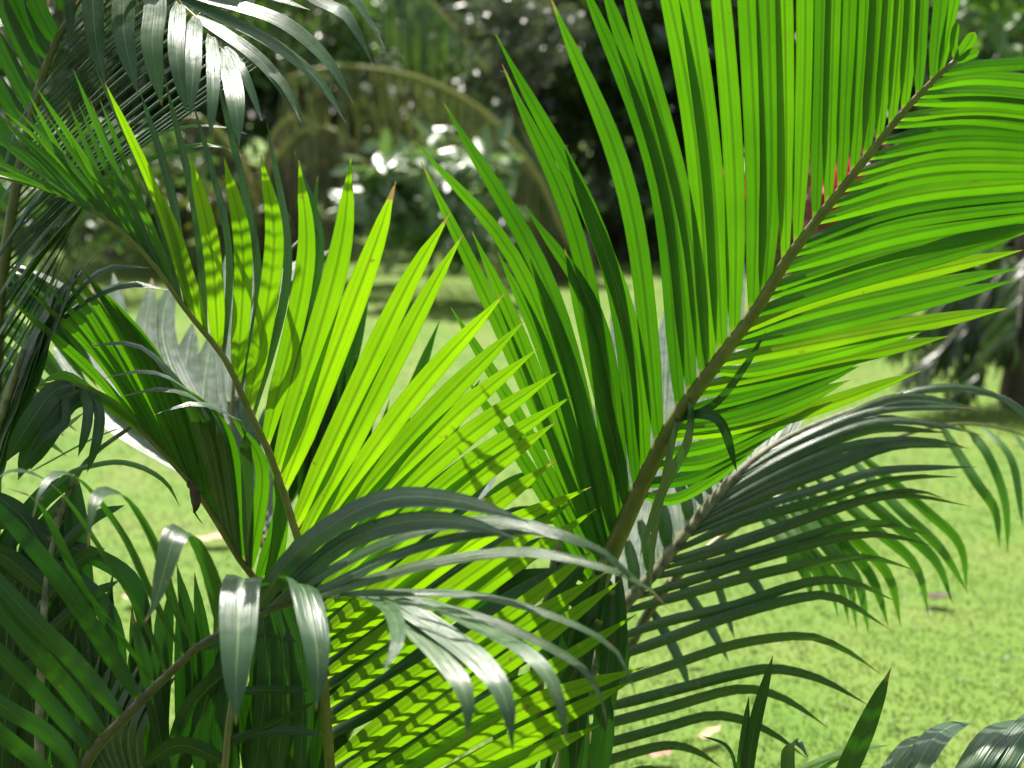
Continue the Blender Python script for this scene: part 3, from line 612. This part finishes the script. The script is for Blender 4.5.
# ------------------------------------------------------------------ palm E: taller palm whose frond end hangs in from the top
pe = empty('areca_palm', depth_xy(-330, 2.8), 'taller areca palm whose frond end hangs in from the top left with grey-green drooping leaflets', 'palm', GROUP)
stem(pe, -330, 2.8, (-250, -330, 2.75), 0.036, 0.022)
f7 = Frond(pe, [(-250, -330, 2.75), (-140, -330, 2.7), (0, -260, 2.4), (90, -140, 2.12), (150, -48, 1.98), (178, 0, 1.93), (197, 18, 1.90), (218, 42, 1.87), (229, 56, 1.85)], 0.010, 0.0016, M_RACHIS_Y, M_WAXY, 0, 0, 'hanging frond end with grey-green leaflets', Wd=(.95, -.2, .1))
L = f7.leaf
for pts, w in [([(55, -160), (64, -60), (70, 0), (69, 54)], 15), ([(84, -125), (92, -40), (95, 35), (105, 83)], 22), ([(110, -92), (124, -20), (124, 35), (138, 94)], 24), ([(135, -60), (155, 0), (152, 45), (162, 106)], 21), ([(178, 0), (177, 25), (177, 60), (187, 114)], 17),
               ([(196, 17), (194, 40), (193, 75), (190, 117)], 15), ([(211, 33), (213, 60), (213, 95), (210, 139)], 13), ([(224, 50), (231, 75), (236, 105), (239, 146)], 19)]:
    L(pts, w, dt=[0, .07, .12, .14], fold=.15, blunt=1.2, jit=.06)
for pts, w in [([(170, -10), (215, 0), (281, 21), (327, 60), (353, 103)], 17), ([(176, -2), (215, 14), (267, 40), (316, 78), (346, 123)], 15), ([(196, 17), (225, 34), (260, 60), (288, 95), (306, 131)], 14), ([(222, 45), (234, 58), (246, 78), (262, 121)], 11), ([(205, 25), (240, 50), (280, 80), (300, 120)], 11),
               ([(140, -50), (230, -50), (318, 0), (345, 14), (360, 38), (374, 67)], 16), ([(130, -65), (250, -70), (340, -14), (372, 25), (385, 49)], 14), ([(150, -40), (200, -28), (260, -8), (310, 10)], 13)]:
    L(pts, w, dt=[0, .03, .06, .08, .09, .09], Wd=(.4, .75, -.55), fold=.22, blunt=.7)
# more of its leaflets above the frame and two unseen fronds added overhead: they lay the striped shade
for k in range(12):
    a = k / 11
    L([(172 - 75 * a, -8 - 125 * a), (115 - 75 * a, -18 - 105 * a), (50 - 70 * a, -2 - 95 * a)], 13, dt=[0, .02, .02], Wd=(-.05, .8, -.6), fold=.1, jit=.04)
    L([(172 - 75 * a, -8 - 125 * a), (225 - 40 * a, -26 - 120 * a), (292 - 45 * a, -20 - 112 * a)], 14, dt=[0, .02, .02], Wd=(.05, .8, -.6), fold=.1, jit=.04)
fo = Frond(pe, [(-250, -330, 2.75), (-240, -400, 2.6), (-180, -360, 2.4), (-110, -290, 2.25), (-50, -200, 2.1), (-20, -120, 1.98)], 0.011, 0.003, M_RACHIS, M_MATURE, 0, 0, 'unseen frond added overhead for shade', N=(.1, .9, .3))
for k in range(18):
    a = k / 17
    x, y = -190 + 170 * a, -370 + 250 * a
    fo.leaf([(x, y), (x - 80, y + 60), (x - 150, y + 150)], 26, dt=[0, .1, .2]); fo.leaf([(x, y), (x + 40, y - 10), (x + 78, y + 20)], 26, dt=[0, -.02, -.03])
fp = Frond(pe, [(-250, -330, 2.75), (-180, -240, 2.6), (-60, -150, 2.45), (80, -118, 2.38), (190, -125, 2.36)], 0.010, 0.003, M_RACHIS, M_MATURE, 0, 0, 'second unseen frond added overhead for shade', N=(.1, .5, .8))
for k in range(26):
    x = -110 + 11.5 * k
    fp.leaf([(x, -130), (x + 6, -60), (x + rng.uniform(-14, 14), 6)], 19, jit=.2)
# ------------------------------------------------------------------ palm F: low palm at the lower right
pf = empty('young_palm', depth_xy(840, 1.95), 'low young palm whose pointed and glossy leaf ends poke up at the lower right', 'palm', 'palms of the foreground clump')
stem(pf, 820, 1.95, (820, 1000, 1.9), 0.02, 0.014)
ff = Frond(pf, [(820, 1000, 1.9), (800, 900, 1.9), (770, 830, 1.9), (740, 800, 1.9)], 0.007, 0.003, M_RACHIS, M_MATURE, 0, .1, 'frond of pointed dark leaflets', N=(.2, .1, 1))
ff.leaf([(742, 830), (752, 740), (773, 655)], 15, snap=False); ff.leaf([(732, 830), (742, 760), (749, 695)], 11, snap=False)
ff.leaf([(812, 850), (860, 742), (891, 668)], 24, snap=False, blunt=.3); ff.leaf([(790, 830), (788, 760), (791, 743), (800, 744), (808, 758)], 18, snap=False, dt=[0, .02, .05, .08, .09], mat=M_OLD)
ff.leaf([(740, 800), (730, 750), (700, 735)], 4, snap=False)
for pts in [[(770, 790), (800, 770), (845, 752), (890, 745)], [(775, 800), (810, 775), (840, 757), (870, 756)], [(790, 800), (830, 772), (870, 763)]]:
    ff.leaf(pts, 8, snap=False, dt=[-.15], N=(.1, .7, .7), mat=M_YOUNG)
fg = Frond(pf, [(820, 1000, 1.9), (870, 900, 1.85), (960, 830, 1.8), (1060, 800, 1.75)], 0.007, 0.003, M_RACHIS, M_WAXY, 0, .1, 'frond of broad glossy leaflets', N=(-.1, .8, .6))
for pts, w in [([(860, 820), (905, 752), (930, 738), (948, 736)], 24), ([(890, 830), (925, 752), (948, 728), (971, 723)], 30), ([(930, 850), (985, 748), (1018, 726), (1045, 724)], 32), ([(960, 850), (1005, 760), (1040, 715), (1070, 700)], 32), ([(990, 850), (1060, 770), (1110, 740)], 32)]:
    fg.leaf(pts, w, snap=False, dt=[0, -.07, -.13, -.17], fold=.3, blunt=.5)

# small dried flower stalk hanging under the mid-green frond
bud = empty('dried_bud', P(193, 488, 2.06), 'small dark dried bud hanging under the mid-green frond', 'bud')
M_DRY = rough_mat('dry_brown', [(0.3, (0.03, 0.022, 0.012)), (0.7, (0.09, 0.06, 0.03))], 80, 0.8, 0.2)
link_mesh('bud_body', tube_mesh('bud_body', [P(192, 484, 2.06), P(195, 494, 2.055), P(196, 505, 2.05), P(194, 513, 2.05)], [0.0045, 0.0075, 0.007, 0.0015], 8, 14), M_DRY, bud)
link_mesh('bud_tail', tube_mesh('bud_tail', [P(194.5, 512, 2.05), P(198, 518, 2.05), P(202, 523, 2.045)], [0.0014, 0.001, 0.0006], 6, 8), M_DRY, bud)
link_mesh('bud_stalk', tube_mesh('bud_stalk', [P(188, 481, 2.08), P(190, 486, 2.065), P(193, 487, 2.06)], [0.002, 0.004, 0.004], 6, 8), M_DRY, bud)

# ------------------------------------------------------------------ the lawn
gm = bpy.data.materials.new('lawn_turf'); T, N, L_ = nodes(gm)
tc = N.new('ShaderNodeTexCoord')
def noise(sc, det=4):
    n = N.new('ShaderNodeTexNoise'); n.inputs['Scale'].default_value = sc; n.inputs['Detail'].default_value = det
    L_.new(tc.outputs['Object'], n.inputs['Vector']); return n.outputs[0]
c1 = ramp(N, noise(2.2), L_, [(0.3, (0.078, 0.150, 0.018)), (0.55, (0.100, 0.160, 0.024)), (0.75, (0.128, 0.164, 0.040))])
c2 = ramp(N, noise(38, 6), L_, [(0.3, (0.97, 0.98, 0.96)), (0.65, (1.03, 1.02, 1.02))])
pbn = N.new('ShaderNodeBsdfPrincipled'); L_.new(mixc(N, L_, 1.0, c1, c2, 'MULTIPLY'), pbn.inputs['Base Color'])
pbn.inputs['Roughness'].default_value = 0.8; pbn.inputs['Specular IOR Level'].default_value = 0.15
bp = N.new('ShaderNodeBump'); bp.inputs['Strength'].default_value = 0.02; bp.inputs['Distance'].default_value = 0.01
L_.new(noise(60, 6), bp.inputs['Height']); L_.new(bp.outputs[0], pbn.inputs['Normal'])
o_ = N.new('ShaderNodeOutputMaterial'); L_.new(pbn.outputs[0], o_.inputs[0])
R_ = 300.0
me = bpy.data.meshes.new('lawn'); me.from_pydata([(-R_, -R_, 0), (R_, -R_, 0), (R_, R_, 0), (-R_, R_, 0)], [], [(0, 1, 2, 3)]); me.update()
tag(link_mesh('lawn', me, gm), kind='structure')

nr = np.random.default_rng(3)
def grass_blades(n, y0, y1, h0, h1, w):
    t = nr.random(n); y = y0 * (y1 / y0) ** t
    x = (nr.random(n) - .5) * 2 * (0.46 * y + 0.9)
    # tufts
    x += 0.02 * np.sin(y * 31 + x * 17); y = y + 0.02 * np.sin(x * 37)
    h = h0 + (h1 - h0) * nr.random(n) ** 1.5
    a = nr.random(n) * 2 * np.pi; wd = w * (0.7 + .6 * nr.random(n)) * (1 + y / 14)
    lean = nr.normal(0, 1.1, (n, 2)) * h[:, None]
    b = np.stack([x, y, np.zeros(n)], 1)
    s = np.stack([np.cos(a), np.sin(a), np.zeros(n)], 1) * wd[:, None] * .5
    mid = b + np.stack([lean[:, 0] * .35, lean[:, 1] * .35, h * .6], 1)
    tip = b + np.stack([lean[:, 0], lean[:, 1], h], 1)
    co = np.stack([b - s, b + s, mid + s * .9, mid - s * .9, tip + s * .12, tip - s * .12], 1).reshape(-1, 3)
    i = np.arange(n)[:, None] * 6
    fa = np.concatenate([i + np.array([[0, 1, 2, 3]]), i + np.array([[3, 2, 4, 5]])], 0)
    return co, fa
co, fa = grass_blades(170000, 2.2, 15.0, 0.004, 0.015, 0.0036)
M_GRASS = bg_leaf_mat('grass_blade', (0.090, 0.158, 0.020), (0.128, 0.178, 0.040), (0.18, 0.32, 0.03), 0.42, 0.45, 0.35)
tag(link_mesh('grass', mesh_np('grass', co, fa), M_GRASS), 'short bright sunlit grass covering the lawn', 'grass', kind='stuff')

def dead_leaf(px, py, ln, wd, yaw, c, label, curl=0.3):
    g = ground(px, py); n = 10; co = []; fa = []; uv = []
    for i in range(n + 1):
        s = i / n; hw = wd * .5 * math.sin(math.pi * min(1, s * .93 + .05)) ** .8
        for u in (-1, -.5, 0, .5, 1):
            x = (s - .5) * ln; yy = u * hw; z = 0.03 + curl * ln * (s - .4) ** 2 + 0.25 * abs(u) * hw + .004 * math.sin(9 * s + 3 * u)
            co.append((g.x + x * math.cos(yaw) - yy * math.sin(yaw), g.y + x * math.sin(yaw) + yy * math.cos(yaw), z)); uv.append((u * .5 + .5, s))
    for i in range(n):
        for j in range(4): fa.append((i * 5 + j, i * 5 + j + 1, i * 5 + j + 6, i * 5 + j + 5))
    m = rough_mat('dead_leaf', [(0.3, tuple(v * .7 for v in c)), (0.7, c)], 40, .7, .2)
    return tag(link_mesh('fallen_leaf', mesh_np('fallen_leaf', co, fa, uv), m), label, 'fallen leaf', 'dead leaves lying on the lawn')
dead_leaf(217, 547, .15, .07, .2, (.55, .36, .24), 'pale tan dead leaf on the grass between the left fronds')
dead_leaf(935, 607, .10, .05, -.2, (.09, .06, .05), 'small dark dead leaf on the open lawn to the right', .6)
dead_leaf(709, 745, .085, .03, .7, (.55, .40, .25), 'pale straw-coloured dead leaf near the lower edge', .4)
dead_leaf(660, 766, .06, .05, .1, (.34, .19, .14), 'reddish brown dead leaf at the bottom edge', .5)
dead_leaf(694, 667, .05, .025, .1, (.45, .30, .20), 'small tan dead leaf behind the dark drooping leaflets', .4)
dead_leaf(136, 606, .08, .06, .1, (.50, .34, .26), 'pinkish dead leaf seen through the dark lower left fronds', .4)
dead_leaf(585, 439 + 20, .2, .06, .1, (.5, .42, .25), 'long straw-coloured dead leaf far back on the lawn', .2)

# ------------------------------------------------------------------ trees, shrubs and far wood
def cloud_leaves(n, centre, rad, size, seed, aspect=2.6, droop=0.3, sunny=0.0, shell=0.55, clumps=0, clump_r=0.3, floor=0.02):
    g = np.random.default_rng(seed)
    d = g.normal(0, 1, (n, 3)); d /= np.linalg.norm(d, axis=1)[:, None]
    r = shell + (1 - shell) * g.random(n) ** .7
    if clumps:
        cd_ = g.normal(0, 1, (clumps, 3)); cd_ /= np.linalg.norm(cd_, axis=1)[:, None]
        cr = (0.35 + .65 * g.random(clumps)) [:, None]
        cc = cd_ * cr
        k = g.integers(0, clumps, n)
        sz = (0.6 + .9 * g.random(clumps))[k]
        p = cc[k] + d * (g.random(n)[:, None] ** .45) * clump_r * sz[:, None]
    else:
        p = d * r[:, None]
    p = p * np.array(rad) + np.array(centre)
    p[:, 2] = np.maximum(p[:, 2], floor + .05 * g.random(n))
    # leaf axis and side
    ax = g.normal(0, 1, (n, 3)); ax[:, 2] -= droop * 1.5
    ax /= np.linalg.norm(ax, axis=1)[:, None]
    sd_ = np.cross(ax, g.normal(0, 1, (n, 3)) + np.array([0, 0, 1.2])); sd_ /= np.linalg.norm(sd_, axis=1)[:, None] + 1e-9
    if sunny:                     # leaves held flat towards the light
        n0 = np.array([-.08, -.5, .85]) + sunny * g.normal(0, 1, (n, 3)); n0 /= np.linalg.norm(n0, axis=1)[:, None]
        ax -= n0 * (ax * n0).sum(1)[:, None]; ax /= np.linalg.norm(ax, axis=1)[:, None]; sd_ = np.cross(ax, n0)
    nn = np.cross(sd_, ax)
    ln = size * (.6 + .8 * g.random(n)); w = ln / aspect
    A = ax * ln[:, None]; B = sd_ * w[:, None] * .5; Cn = nn * w[:, None] * .18
    v = np.stack([p, p + A * .35 + B + Cn, p + A * .5, p + A * .35 - B + Cn, p + A * .72 + B * .75 + Cn * .8, p + A * 1.0, p + A * .72 - B * .75 + Cn * .8], 1)
    i = np.arange(n)[:, None] * 7
    f = np.concatenate([i + np.array([[0, 1, 2, 2]]), i + np.array([[0, 2, 3, 3]])], 0)
    q = np.concatenate([i + np.array([[1, 4, 5, 2]]), i + np.array([[2, 5, 6, 3]])], 0)
    return v.reshape(-1, 3), f[:, :3], q

def cloud_mesh(name, *a, **k):
    v, t, q = cloud_leaves(*a, **k)
    t4 = np.concatenate([t, t[:, 2:3]], 1)
    me = bpy.data.meshes.new(name)
    nt_, nq = len(t), len(q)
    me.vertices.add(len(v)); me.vertices.foreach_set('co', v.astype(np.float32).ravel())
    me.loops.add(nt_ * 3 + nq * 4); me.loops.foreach_set('vertex_index', np.concatenate([t.ravel(), q.ravel()]).astype(np.int32))
    me.polygons.add(nt_ + nq)
    me.polygons.foreach_set('loop_start', np.concatenate([np.arange(nt_) * 3, nt_ * 3 + np.arange(nq) * 4]).astype(np.int32))
    me.polygons.foreach_set('loop_total', np.concatenate([np.full(nt_, 3), np.full(nq, 4)]).astype(np.int32))
    me.update(calc_edges=True)
    return me

M_B_DARK = bg_leaf_mat('dark_foliage', (0.028, 0.055, 0.02), (0.06, 0.10, 0.03), (0.07, 0.16, 0.015), 0.25, 0.32, 0.5)
M_B_MID = bg_leaf_mat('mid_foliage', (0.045, 0.10, 0.02), (0.10, 0.17, 0.04), (0.16, 0.34, 0.02), 0.35, 0.35, 0.5)
M_B_BRIGHT = bg_leaf_mat('bright_foliage', (0.07, 0.16, 0.03), (0.14, 0.24, 0.06), (0.26, 0.55, 0.03), 0.40, 0.30, 0.6)
M_B_PALE = bg_leaf_mat('pale_glossy_foliage', (0.08, 0.15, 0.05), (0.16, 0.22, 0.11), (0.24, 0.46, 0.04), 0.36, 0.32, 0.55)
M_B_GREY = bg_leaf_mat('greyish_foliage', (0.06, 0.08, 0.045), (0.13, 0.15, 0.09), (0.16, 0.24, 0.05), 0.3, 0.28, 0.6)
M_B_OLIVE = bg_leaf_mat('olive_foliage', (0.07, 0.085, 0.025), (0.15, 0.15, 0.05), (0.20, 0.26, 0.03), 0.35, 0.4, 0.4)
M_STRAW = bg_leaf_mat('dried_frond', (0.07, 0.065, 0.03), (0.15, 0.14, 0.07), (0.14, 0.15, 0.04), 0.25, 0.5, 0.3)
M_FLOWER = bg_leaf_mat('red_flower', (0.45, 0.02, 0.05), (0.65, 0.06, 0.12), (0.7, 0.05, 0.08), 0.4, 0.5, 0.3)
M_BRACT = bg_leaf_mat('pink_leaf', (0.13, 0.075, 0.05), (0.24, 0.12, 0.09), (0.4, 0.1, 0.08), 0.3, 0.45, 0.3)

def limb_tree(name, label, px, d, h, crown_w, crown_z, crown_h, n, size, mat, seed, trunk_r=.12, limbs=5, group=None, cat='tree', clumps=26, aspect=2.4, lean=0.0, clump_r=.34, dx=0, sunny=0.0):
    b = depth_xy(px, d); r = random.Random(seed)
    t = empty(name, b, label, cat, group)
    top = b + Vector((lean, 0, crown_z))
    bm = [b + Vector((0, 0, -.1)), b + Vector((lean * .3, .05, crown_z * .5)), top, top + Vector((lean * .2, 0, crown_h * .35))]
    verts, faces = [], []
    def add(pts, rad):
        co, q, tr = tube(pts, rad, 8, 12); o = len(verts)
        verts.extend(tuple(c) for c in co); faces.extend(tuple(o + i for i in f) for f in q); faces.extend(tuple(dict.fromkeys(o + i for i in f)) for f in tr)
    add(bm, [trunk_r, trunk_r * .7, trunk_r * .55, trunk_r * .2])
    for i in range(limbs):
        a = 2 * math.pi * (i + r.random() * .6) / limbs; s = bm[1].lerp(bm[2], .4 + .6 * r.random())
        e = b + Vector((lean + math.cos(a) * crown_w * .75, math.sin(a) * crown_w * .6, crown_z + crown_h * (.1 + .5 * r.random())))
        m = s.lerp(e, .5) + Vector((0, 0, .12 * crown_h))
        add([s, m, e], [trunk_r * .45, trunk_r * .28, trunk_r * .08])
    me = bpy.data.meshes.new('trunk'); me.from_pydata(verts, [], faces); me.polygons.foreach_set('use_smooth', [True] * len(me.polygons)); me.update()
    link_mesh('trunk', me, M_BARK, t)
    link_mesh('crown', cloud_mesh('crown', n, (b.x + lean + dx, b.y, crown_z + crown_h * .42), (crown_w, crown_w * .8, crown_h * .6), size, seed, aspect=aspect, clumps=clumps, clump_r=clump_r, floor=.1, sunny=sunny), mat, t)
    return t

def shrub(label, px, d, wx, h, n, size, mat, seed, group='shrubs along the far edge of the lawn', clumps=16, aspect=2.6, stems=5, name='shrub', clump_r=.36, sunny=0.0):
    return limb_tree(name, label, px, d, h, wx, h * .35, h * .8, n, size, mat, seed, trunk_r=.03, limbs=stems, group=group, cat='shrub', clumps=clumps, aspect=aspect, clump_r=clump_r, sunny=sunny)

# the far wood that closes the view
v_all, t_all, q_all = [], [], []; off = 0
for k in range(30):
    x = -19 + 1.3 * k; y = 19.5 + 1.6 * math.sin(k * 2.1)
    v, t, q = cloud_leaves(1500, (x, y, 2.0), (1.9, 1.5, 2.4), .3, 100 + k, clumps=14, clump_r=.4)
    v_all.append(v); t_all.append(np.concatenate([t, t[:, 2:3]], 1) + off); q_all.append(q + off); off += len(v)
v = np.concatenate(v_all); q = np.concatenate(q_all); t3 = np.concatenate(t_all)[:, :3]
me = bpy.data.meshes.new('far_wood')
me.vertices.add(len(v)); me.vertices.foreach_set('co', v.astype(np.float32).ravel())
me.loops.add(len(t3) * 3 + len(q) * 4); me.loops.foreach_set('vertex_index', np.concatenate([t3.ravel(), q.ravel()]).astype(np.int32))
me.polygons.add(len(t3) + len(q))
me.polygons.foreach_set('loop_start', np.concatenate([np.arange(len(t3)) * 3, len(t3) * 3 + np.arange(len(q)) * 4]).astype(np.int32))
me.polygons.foreach_set('loop_total', np.concatenate([np.full(len(t3), 3), np.full(len(q), 4)]).astype(np.int32)); me.update(calc_edges=True)
tag(link_mesh('far_wood', me, M_B_DARK), 'dark shady wood closing off the far side of the garden', 'wood', kind='stuff')

TG = 'trees behind the lawn'
limb_tree('shade_tree', 'dark leafy tree behind the middle of the lawn', 600, 17, 6, 2.3, 1.6, 2.5, 5200, .24, M_B_DARK, 11, .16, group=TG)
limb_tree('shade_tree', 'dark tree behind the red flowers on the right', 800, 17, 6, 2.2, 1.7, 2.5, 4200, .24, M_B_DARK, 12, .16, group=TG)
limb_tree('shade_tree', 'deep green tree at the far right edge behind the low palm', 1010, 15, 6, 2.0, 1.0, 2.5, 4600, .22, M_B_DARK, 13, .15, group=TG)
limb_tree('shade_tree', 'dark tree behind the dried palm on the left', 230, 17, 6, 2.4, 1.5, 2.5, 5200, .24, M_B_DARK, 14, .16, group=TG)
limb_tree('shade_tree', 'greyish leaved tree high in the upper left background', 120, 15.5, 6, 1.7, 1.5, 2.6, 3200, .16, M_B_GREY, 15, .10, group=TG, clumps=30, clump_r=.26)
limb_tree('shade_tree', 'small-leaved glittering tree above the arching dry frond', 520, 14.5, 6, .75, 1.7, 1.3, 2600, .09, M_B_GREY, 16, .08, group=TG, clumps=26, clump_r=.3)
limb_tree('shade_tree', 'bright leaved tree at the upper right corner', 1015, 10.5, 4, .75, 1.75, 1.4, 520, .28, M_B_BRIGHT, 17, .06, group=TG, clumps=14, clump_r=.4, aspect=3.0, sunny=.5)
limb_tree('shade_tree', 'light green tree at the top left of the middle', 300, 14, 4, .9, 2.0, 1.2, 1300, .13, M_B_MID, 18, .07, group=TG, clumps=16, clump_r=.36)

shrub('broad-leaved shrub with shining pale leaves in front of the arching dry frond', 432, 11.9, .72, 1.25, 560, .24, M_B_PALE, 21, clumps=34, clump_r=.2, aspect=2.6, sunny=.45)
shrub('blurred green shrub at the left edge behind the slanting leaflets', 60, 12.5, 1.3, 1.3, 2600, .12, M_B_MID, 22)
shrub('olive green shrub at the foot of the dark trees on the left', 190, 14, 1.3, .9, 2000, .13, M_B_OLIVE, 23)
shrub('dark shrub below the dark trees in the middle', 620, 15, 1.5, .9, 2200, .15, M_B_DARK, 24)
shrub('mid green shrub under the right-hand leaflets', 900, 12, .9, .6, 1500, .12, M_B_MID, 25)
shrub('dark green shrub behind the light right-hand leaflets', 930, 13.5, 1.0, 1.2, 1700, .14, M_B_DARK, 26)
# red flowering shrub seen through the big frond
rb = shrub('reddish-leaved shrub with red flowers seen through the big frond', 800, 11.5, .75, 1.2, 800, .15, M_BRACT, 27, group=None, clumps=14)
rv = random.Random(5)
def blossom(px, py, d, seed, r=.09):
    g = P(px, py, d)
    me = cloud_mesh('flower', 60, tuple(g), (r, r, r * .8), .09, seed, aspect=1.4, shell=.4)
    link_mesh('flower', me, M_FLOWER, rb)
for i, (x, y) in enumerate([(722, 187), (727, 194), (842, 190), (852, 183), (846, 200), (858, 196), (836, 205), (832, 186), (850, 172), (862, 186), (726, 180), (840, 214), (718, 196)]):
    blossom(x, y, 10.4, 300 + i, .10)

# dried palm with arching fronds in the left middle distance
pdry = empty('weeping_palm', depth_xy(585, 13.00), 'old palm with arching brownish fronds hanging over the shining shrub', 'palm')
link_mesh('trunk', tube_mesh('trunk', [depth_xy(585, 13.00) - Vector((0, 0, .1)), depth_xy(583, 13.00) + Vector((0, 0, .4)), P(580, 262, 13.00)], [.10, .085, .05], 12, 14), M_BARK, pdry)
def hang_frond(palm, path, r, droop, n, mat, w, seed, label=None, slant=0.0, rm=M_RACHIS_Y):
    c = [P(*p) for p in catmull(path, n)]
    fo_ = link_mesh('frond', tube_mesh('frond', [P(*p) for p in catmull(path, 14)], [r, r * .8, r * .5, r * .2], 8, 30), rm, palm)
    if label: fo_['label'] = label
    g = random.Random(seed); co, fa, uv = [], [], []
    for i, p in enumerate(c):
        s = i / n; ln = droop * (0.55 + .6 * math.sin(math.pi * min(1, .15 + .8 * s))) * g.uniform(.85, 1.1)
        for sg in (-1, 1):
            out = Vector((slant + g.uniform(-.08, .08), sg * .22 * ln + g.uniform(-.03, .03), 0))
            pts = [tuple(p), tuple(p + out * .6 + Vector((0, 0, -.25 * ln))), tuple(p + out + Vector((g.uniform(-.04, .04), 0, -.65 * ln))), tuple(p + out * 1.05 + Vector((g.uniform(-.05, .05), 0, -ln)))]
            a, b, u_ = blade_mesh(pts, w * g.uniform(.8, 1.1), None, (g.uniform(.5, 1), g.uniform(-.6, .6), .1), .2, .6, 0, 7)
            o = len(co); co += a; fa += [tuple(o + k for k in f) for f in b]; uv += u_
    link_mesh('leaflets', mesh_np('leaflets', co, fa, uv), mat, fo_)
hang_frond(pdry, [(580, 262, 13.00), (562, 232, 12.94), (545, 190, 12.88), (515, 145, 12.76), (478, 108, 12.64), (430, 82, 12.52), (380, 69, 12.40), (330, 66, 12.34), (285, 78, 12.28)], .036, 1.25, 120, M_B_OLIVE, .013, 31, 'arching dry frond with a fringe of hanging leaflets')
hang_frond(pdry, [(580, 262, 13.00), (560, 200, 13.48), (500, 90, 13.96), (440, 10, 14.32), (380, -40, 14.56), (330, -50, 14.68)], .022, 1.2, 110, M_B_MID, .03, 32)
pd2 = empty('weeping_palm', depth_xy(250, 13.48), 'small palm with drooping straw-brown fronds left of the shining shrub', 'palm')
link_mesh('trunk', tube_mesh('trunk', [depth_xy(250, 13.48) - Vector((0, 0, .1)), depth_xy(255, 13.48) + Vector((0, 0, .3)), P(262, 240, 13.48)], [.09, .08, .05], 12, 14), M_BARK, pd2)
hang_frond(pd2, [(262, 240, 13.48), (262, 180, 13.36), (278, 128, 13.24), (305, 118, 13.12), (322, 150, 13.00), (332, 200, 13.00)], .045, .85, 60, M_STRAW, .026, 34, 'straw-brown drooping frond', slant=.1)
hang_frond(pd2, [(262, 240, 13.48), (270, 170, 13.24), (310, 128, 13.00), (350, 140, 12.88), (372, 175, 12.76)], .045, .8, 60, M_STRAW, .026, 36, slant=.1)
hang_frond(pd2, [(262, 240, 13.48), (245, 170, 13.48), (205, 120, 13.48), (165, 125, 13.48), (135, 165, 13.48)], .045, .9, 60, M_B_OLIVE, .026, 35, slant=-.1)
# low palm on the right
pr = empty('low_palm', depth_xy(1035, 7.6), 'low shaggy palm with drooping fronds at the right edge of the lawn', 'palm')
link_mesh('trunk', tube_mesh('trunk', [depth_xy(1035, 7.6) - Vector((0, 0, .1)), depth_xy(1037, 7.6) + Vector((0, 0, .3)), depth_xy(1040, 7.6) + Vector((0, 0, .62))], [.2, .17, .1], 12, 14), M_BARK, pr)
for i, (dx, dy, ex, ey) in enumerate([(-30, -60, -80, 40), (-45, -30, -105, 70), (-10, -80, -20, 20), (40, -70, 90, 30), (-20, -45, -60, 95), (20, -40, 40, 90), (-55, -55, -120, 20)]):
    hang_frond(pr, [(1038, 318, 7.6), (1038 + dx, 318 + dy * .8, 7.5), (1038 + ex, 318 + ey * .6, 7.3 - .1 * (i % 3))], .012, .34, 34, M_B_GREY if i % 2 else M_B_DARK, .028, 50 + i, rm=M_RACHIS_D, slant=-.12 if dx < 0 else .12)

# unseen leaf wall added behind the viewer to shut out the low sky
hb = empty('added_hedge', (0, -7, 0), 'unseen leaf wall added behind the viewer to darken the low sky', 'added_hedge')
link_mesh('stems', tube_mesh('stems', [(-9, -7, 0), (-3, -7.1, .5), (3, -6.9, .5), (9, -7, 0)], [.1, .1, .1, .1], 8, 20), M_BARK, hb)
link_mesh('foliage', cloud_mesh('foliage', 16000, (0, -7.0, 2.5), (10, 1.3, 2.6), .42, 77, aspect=2.0, shell=.2), M_B_DARK, hb)
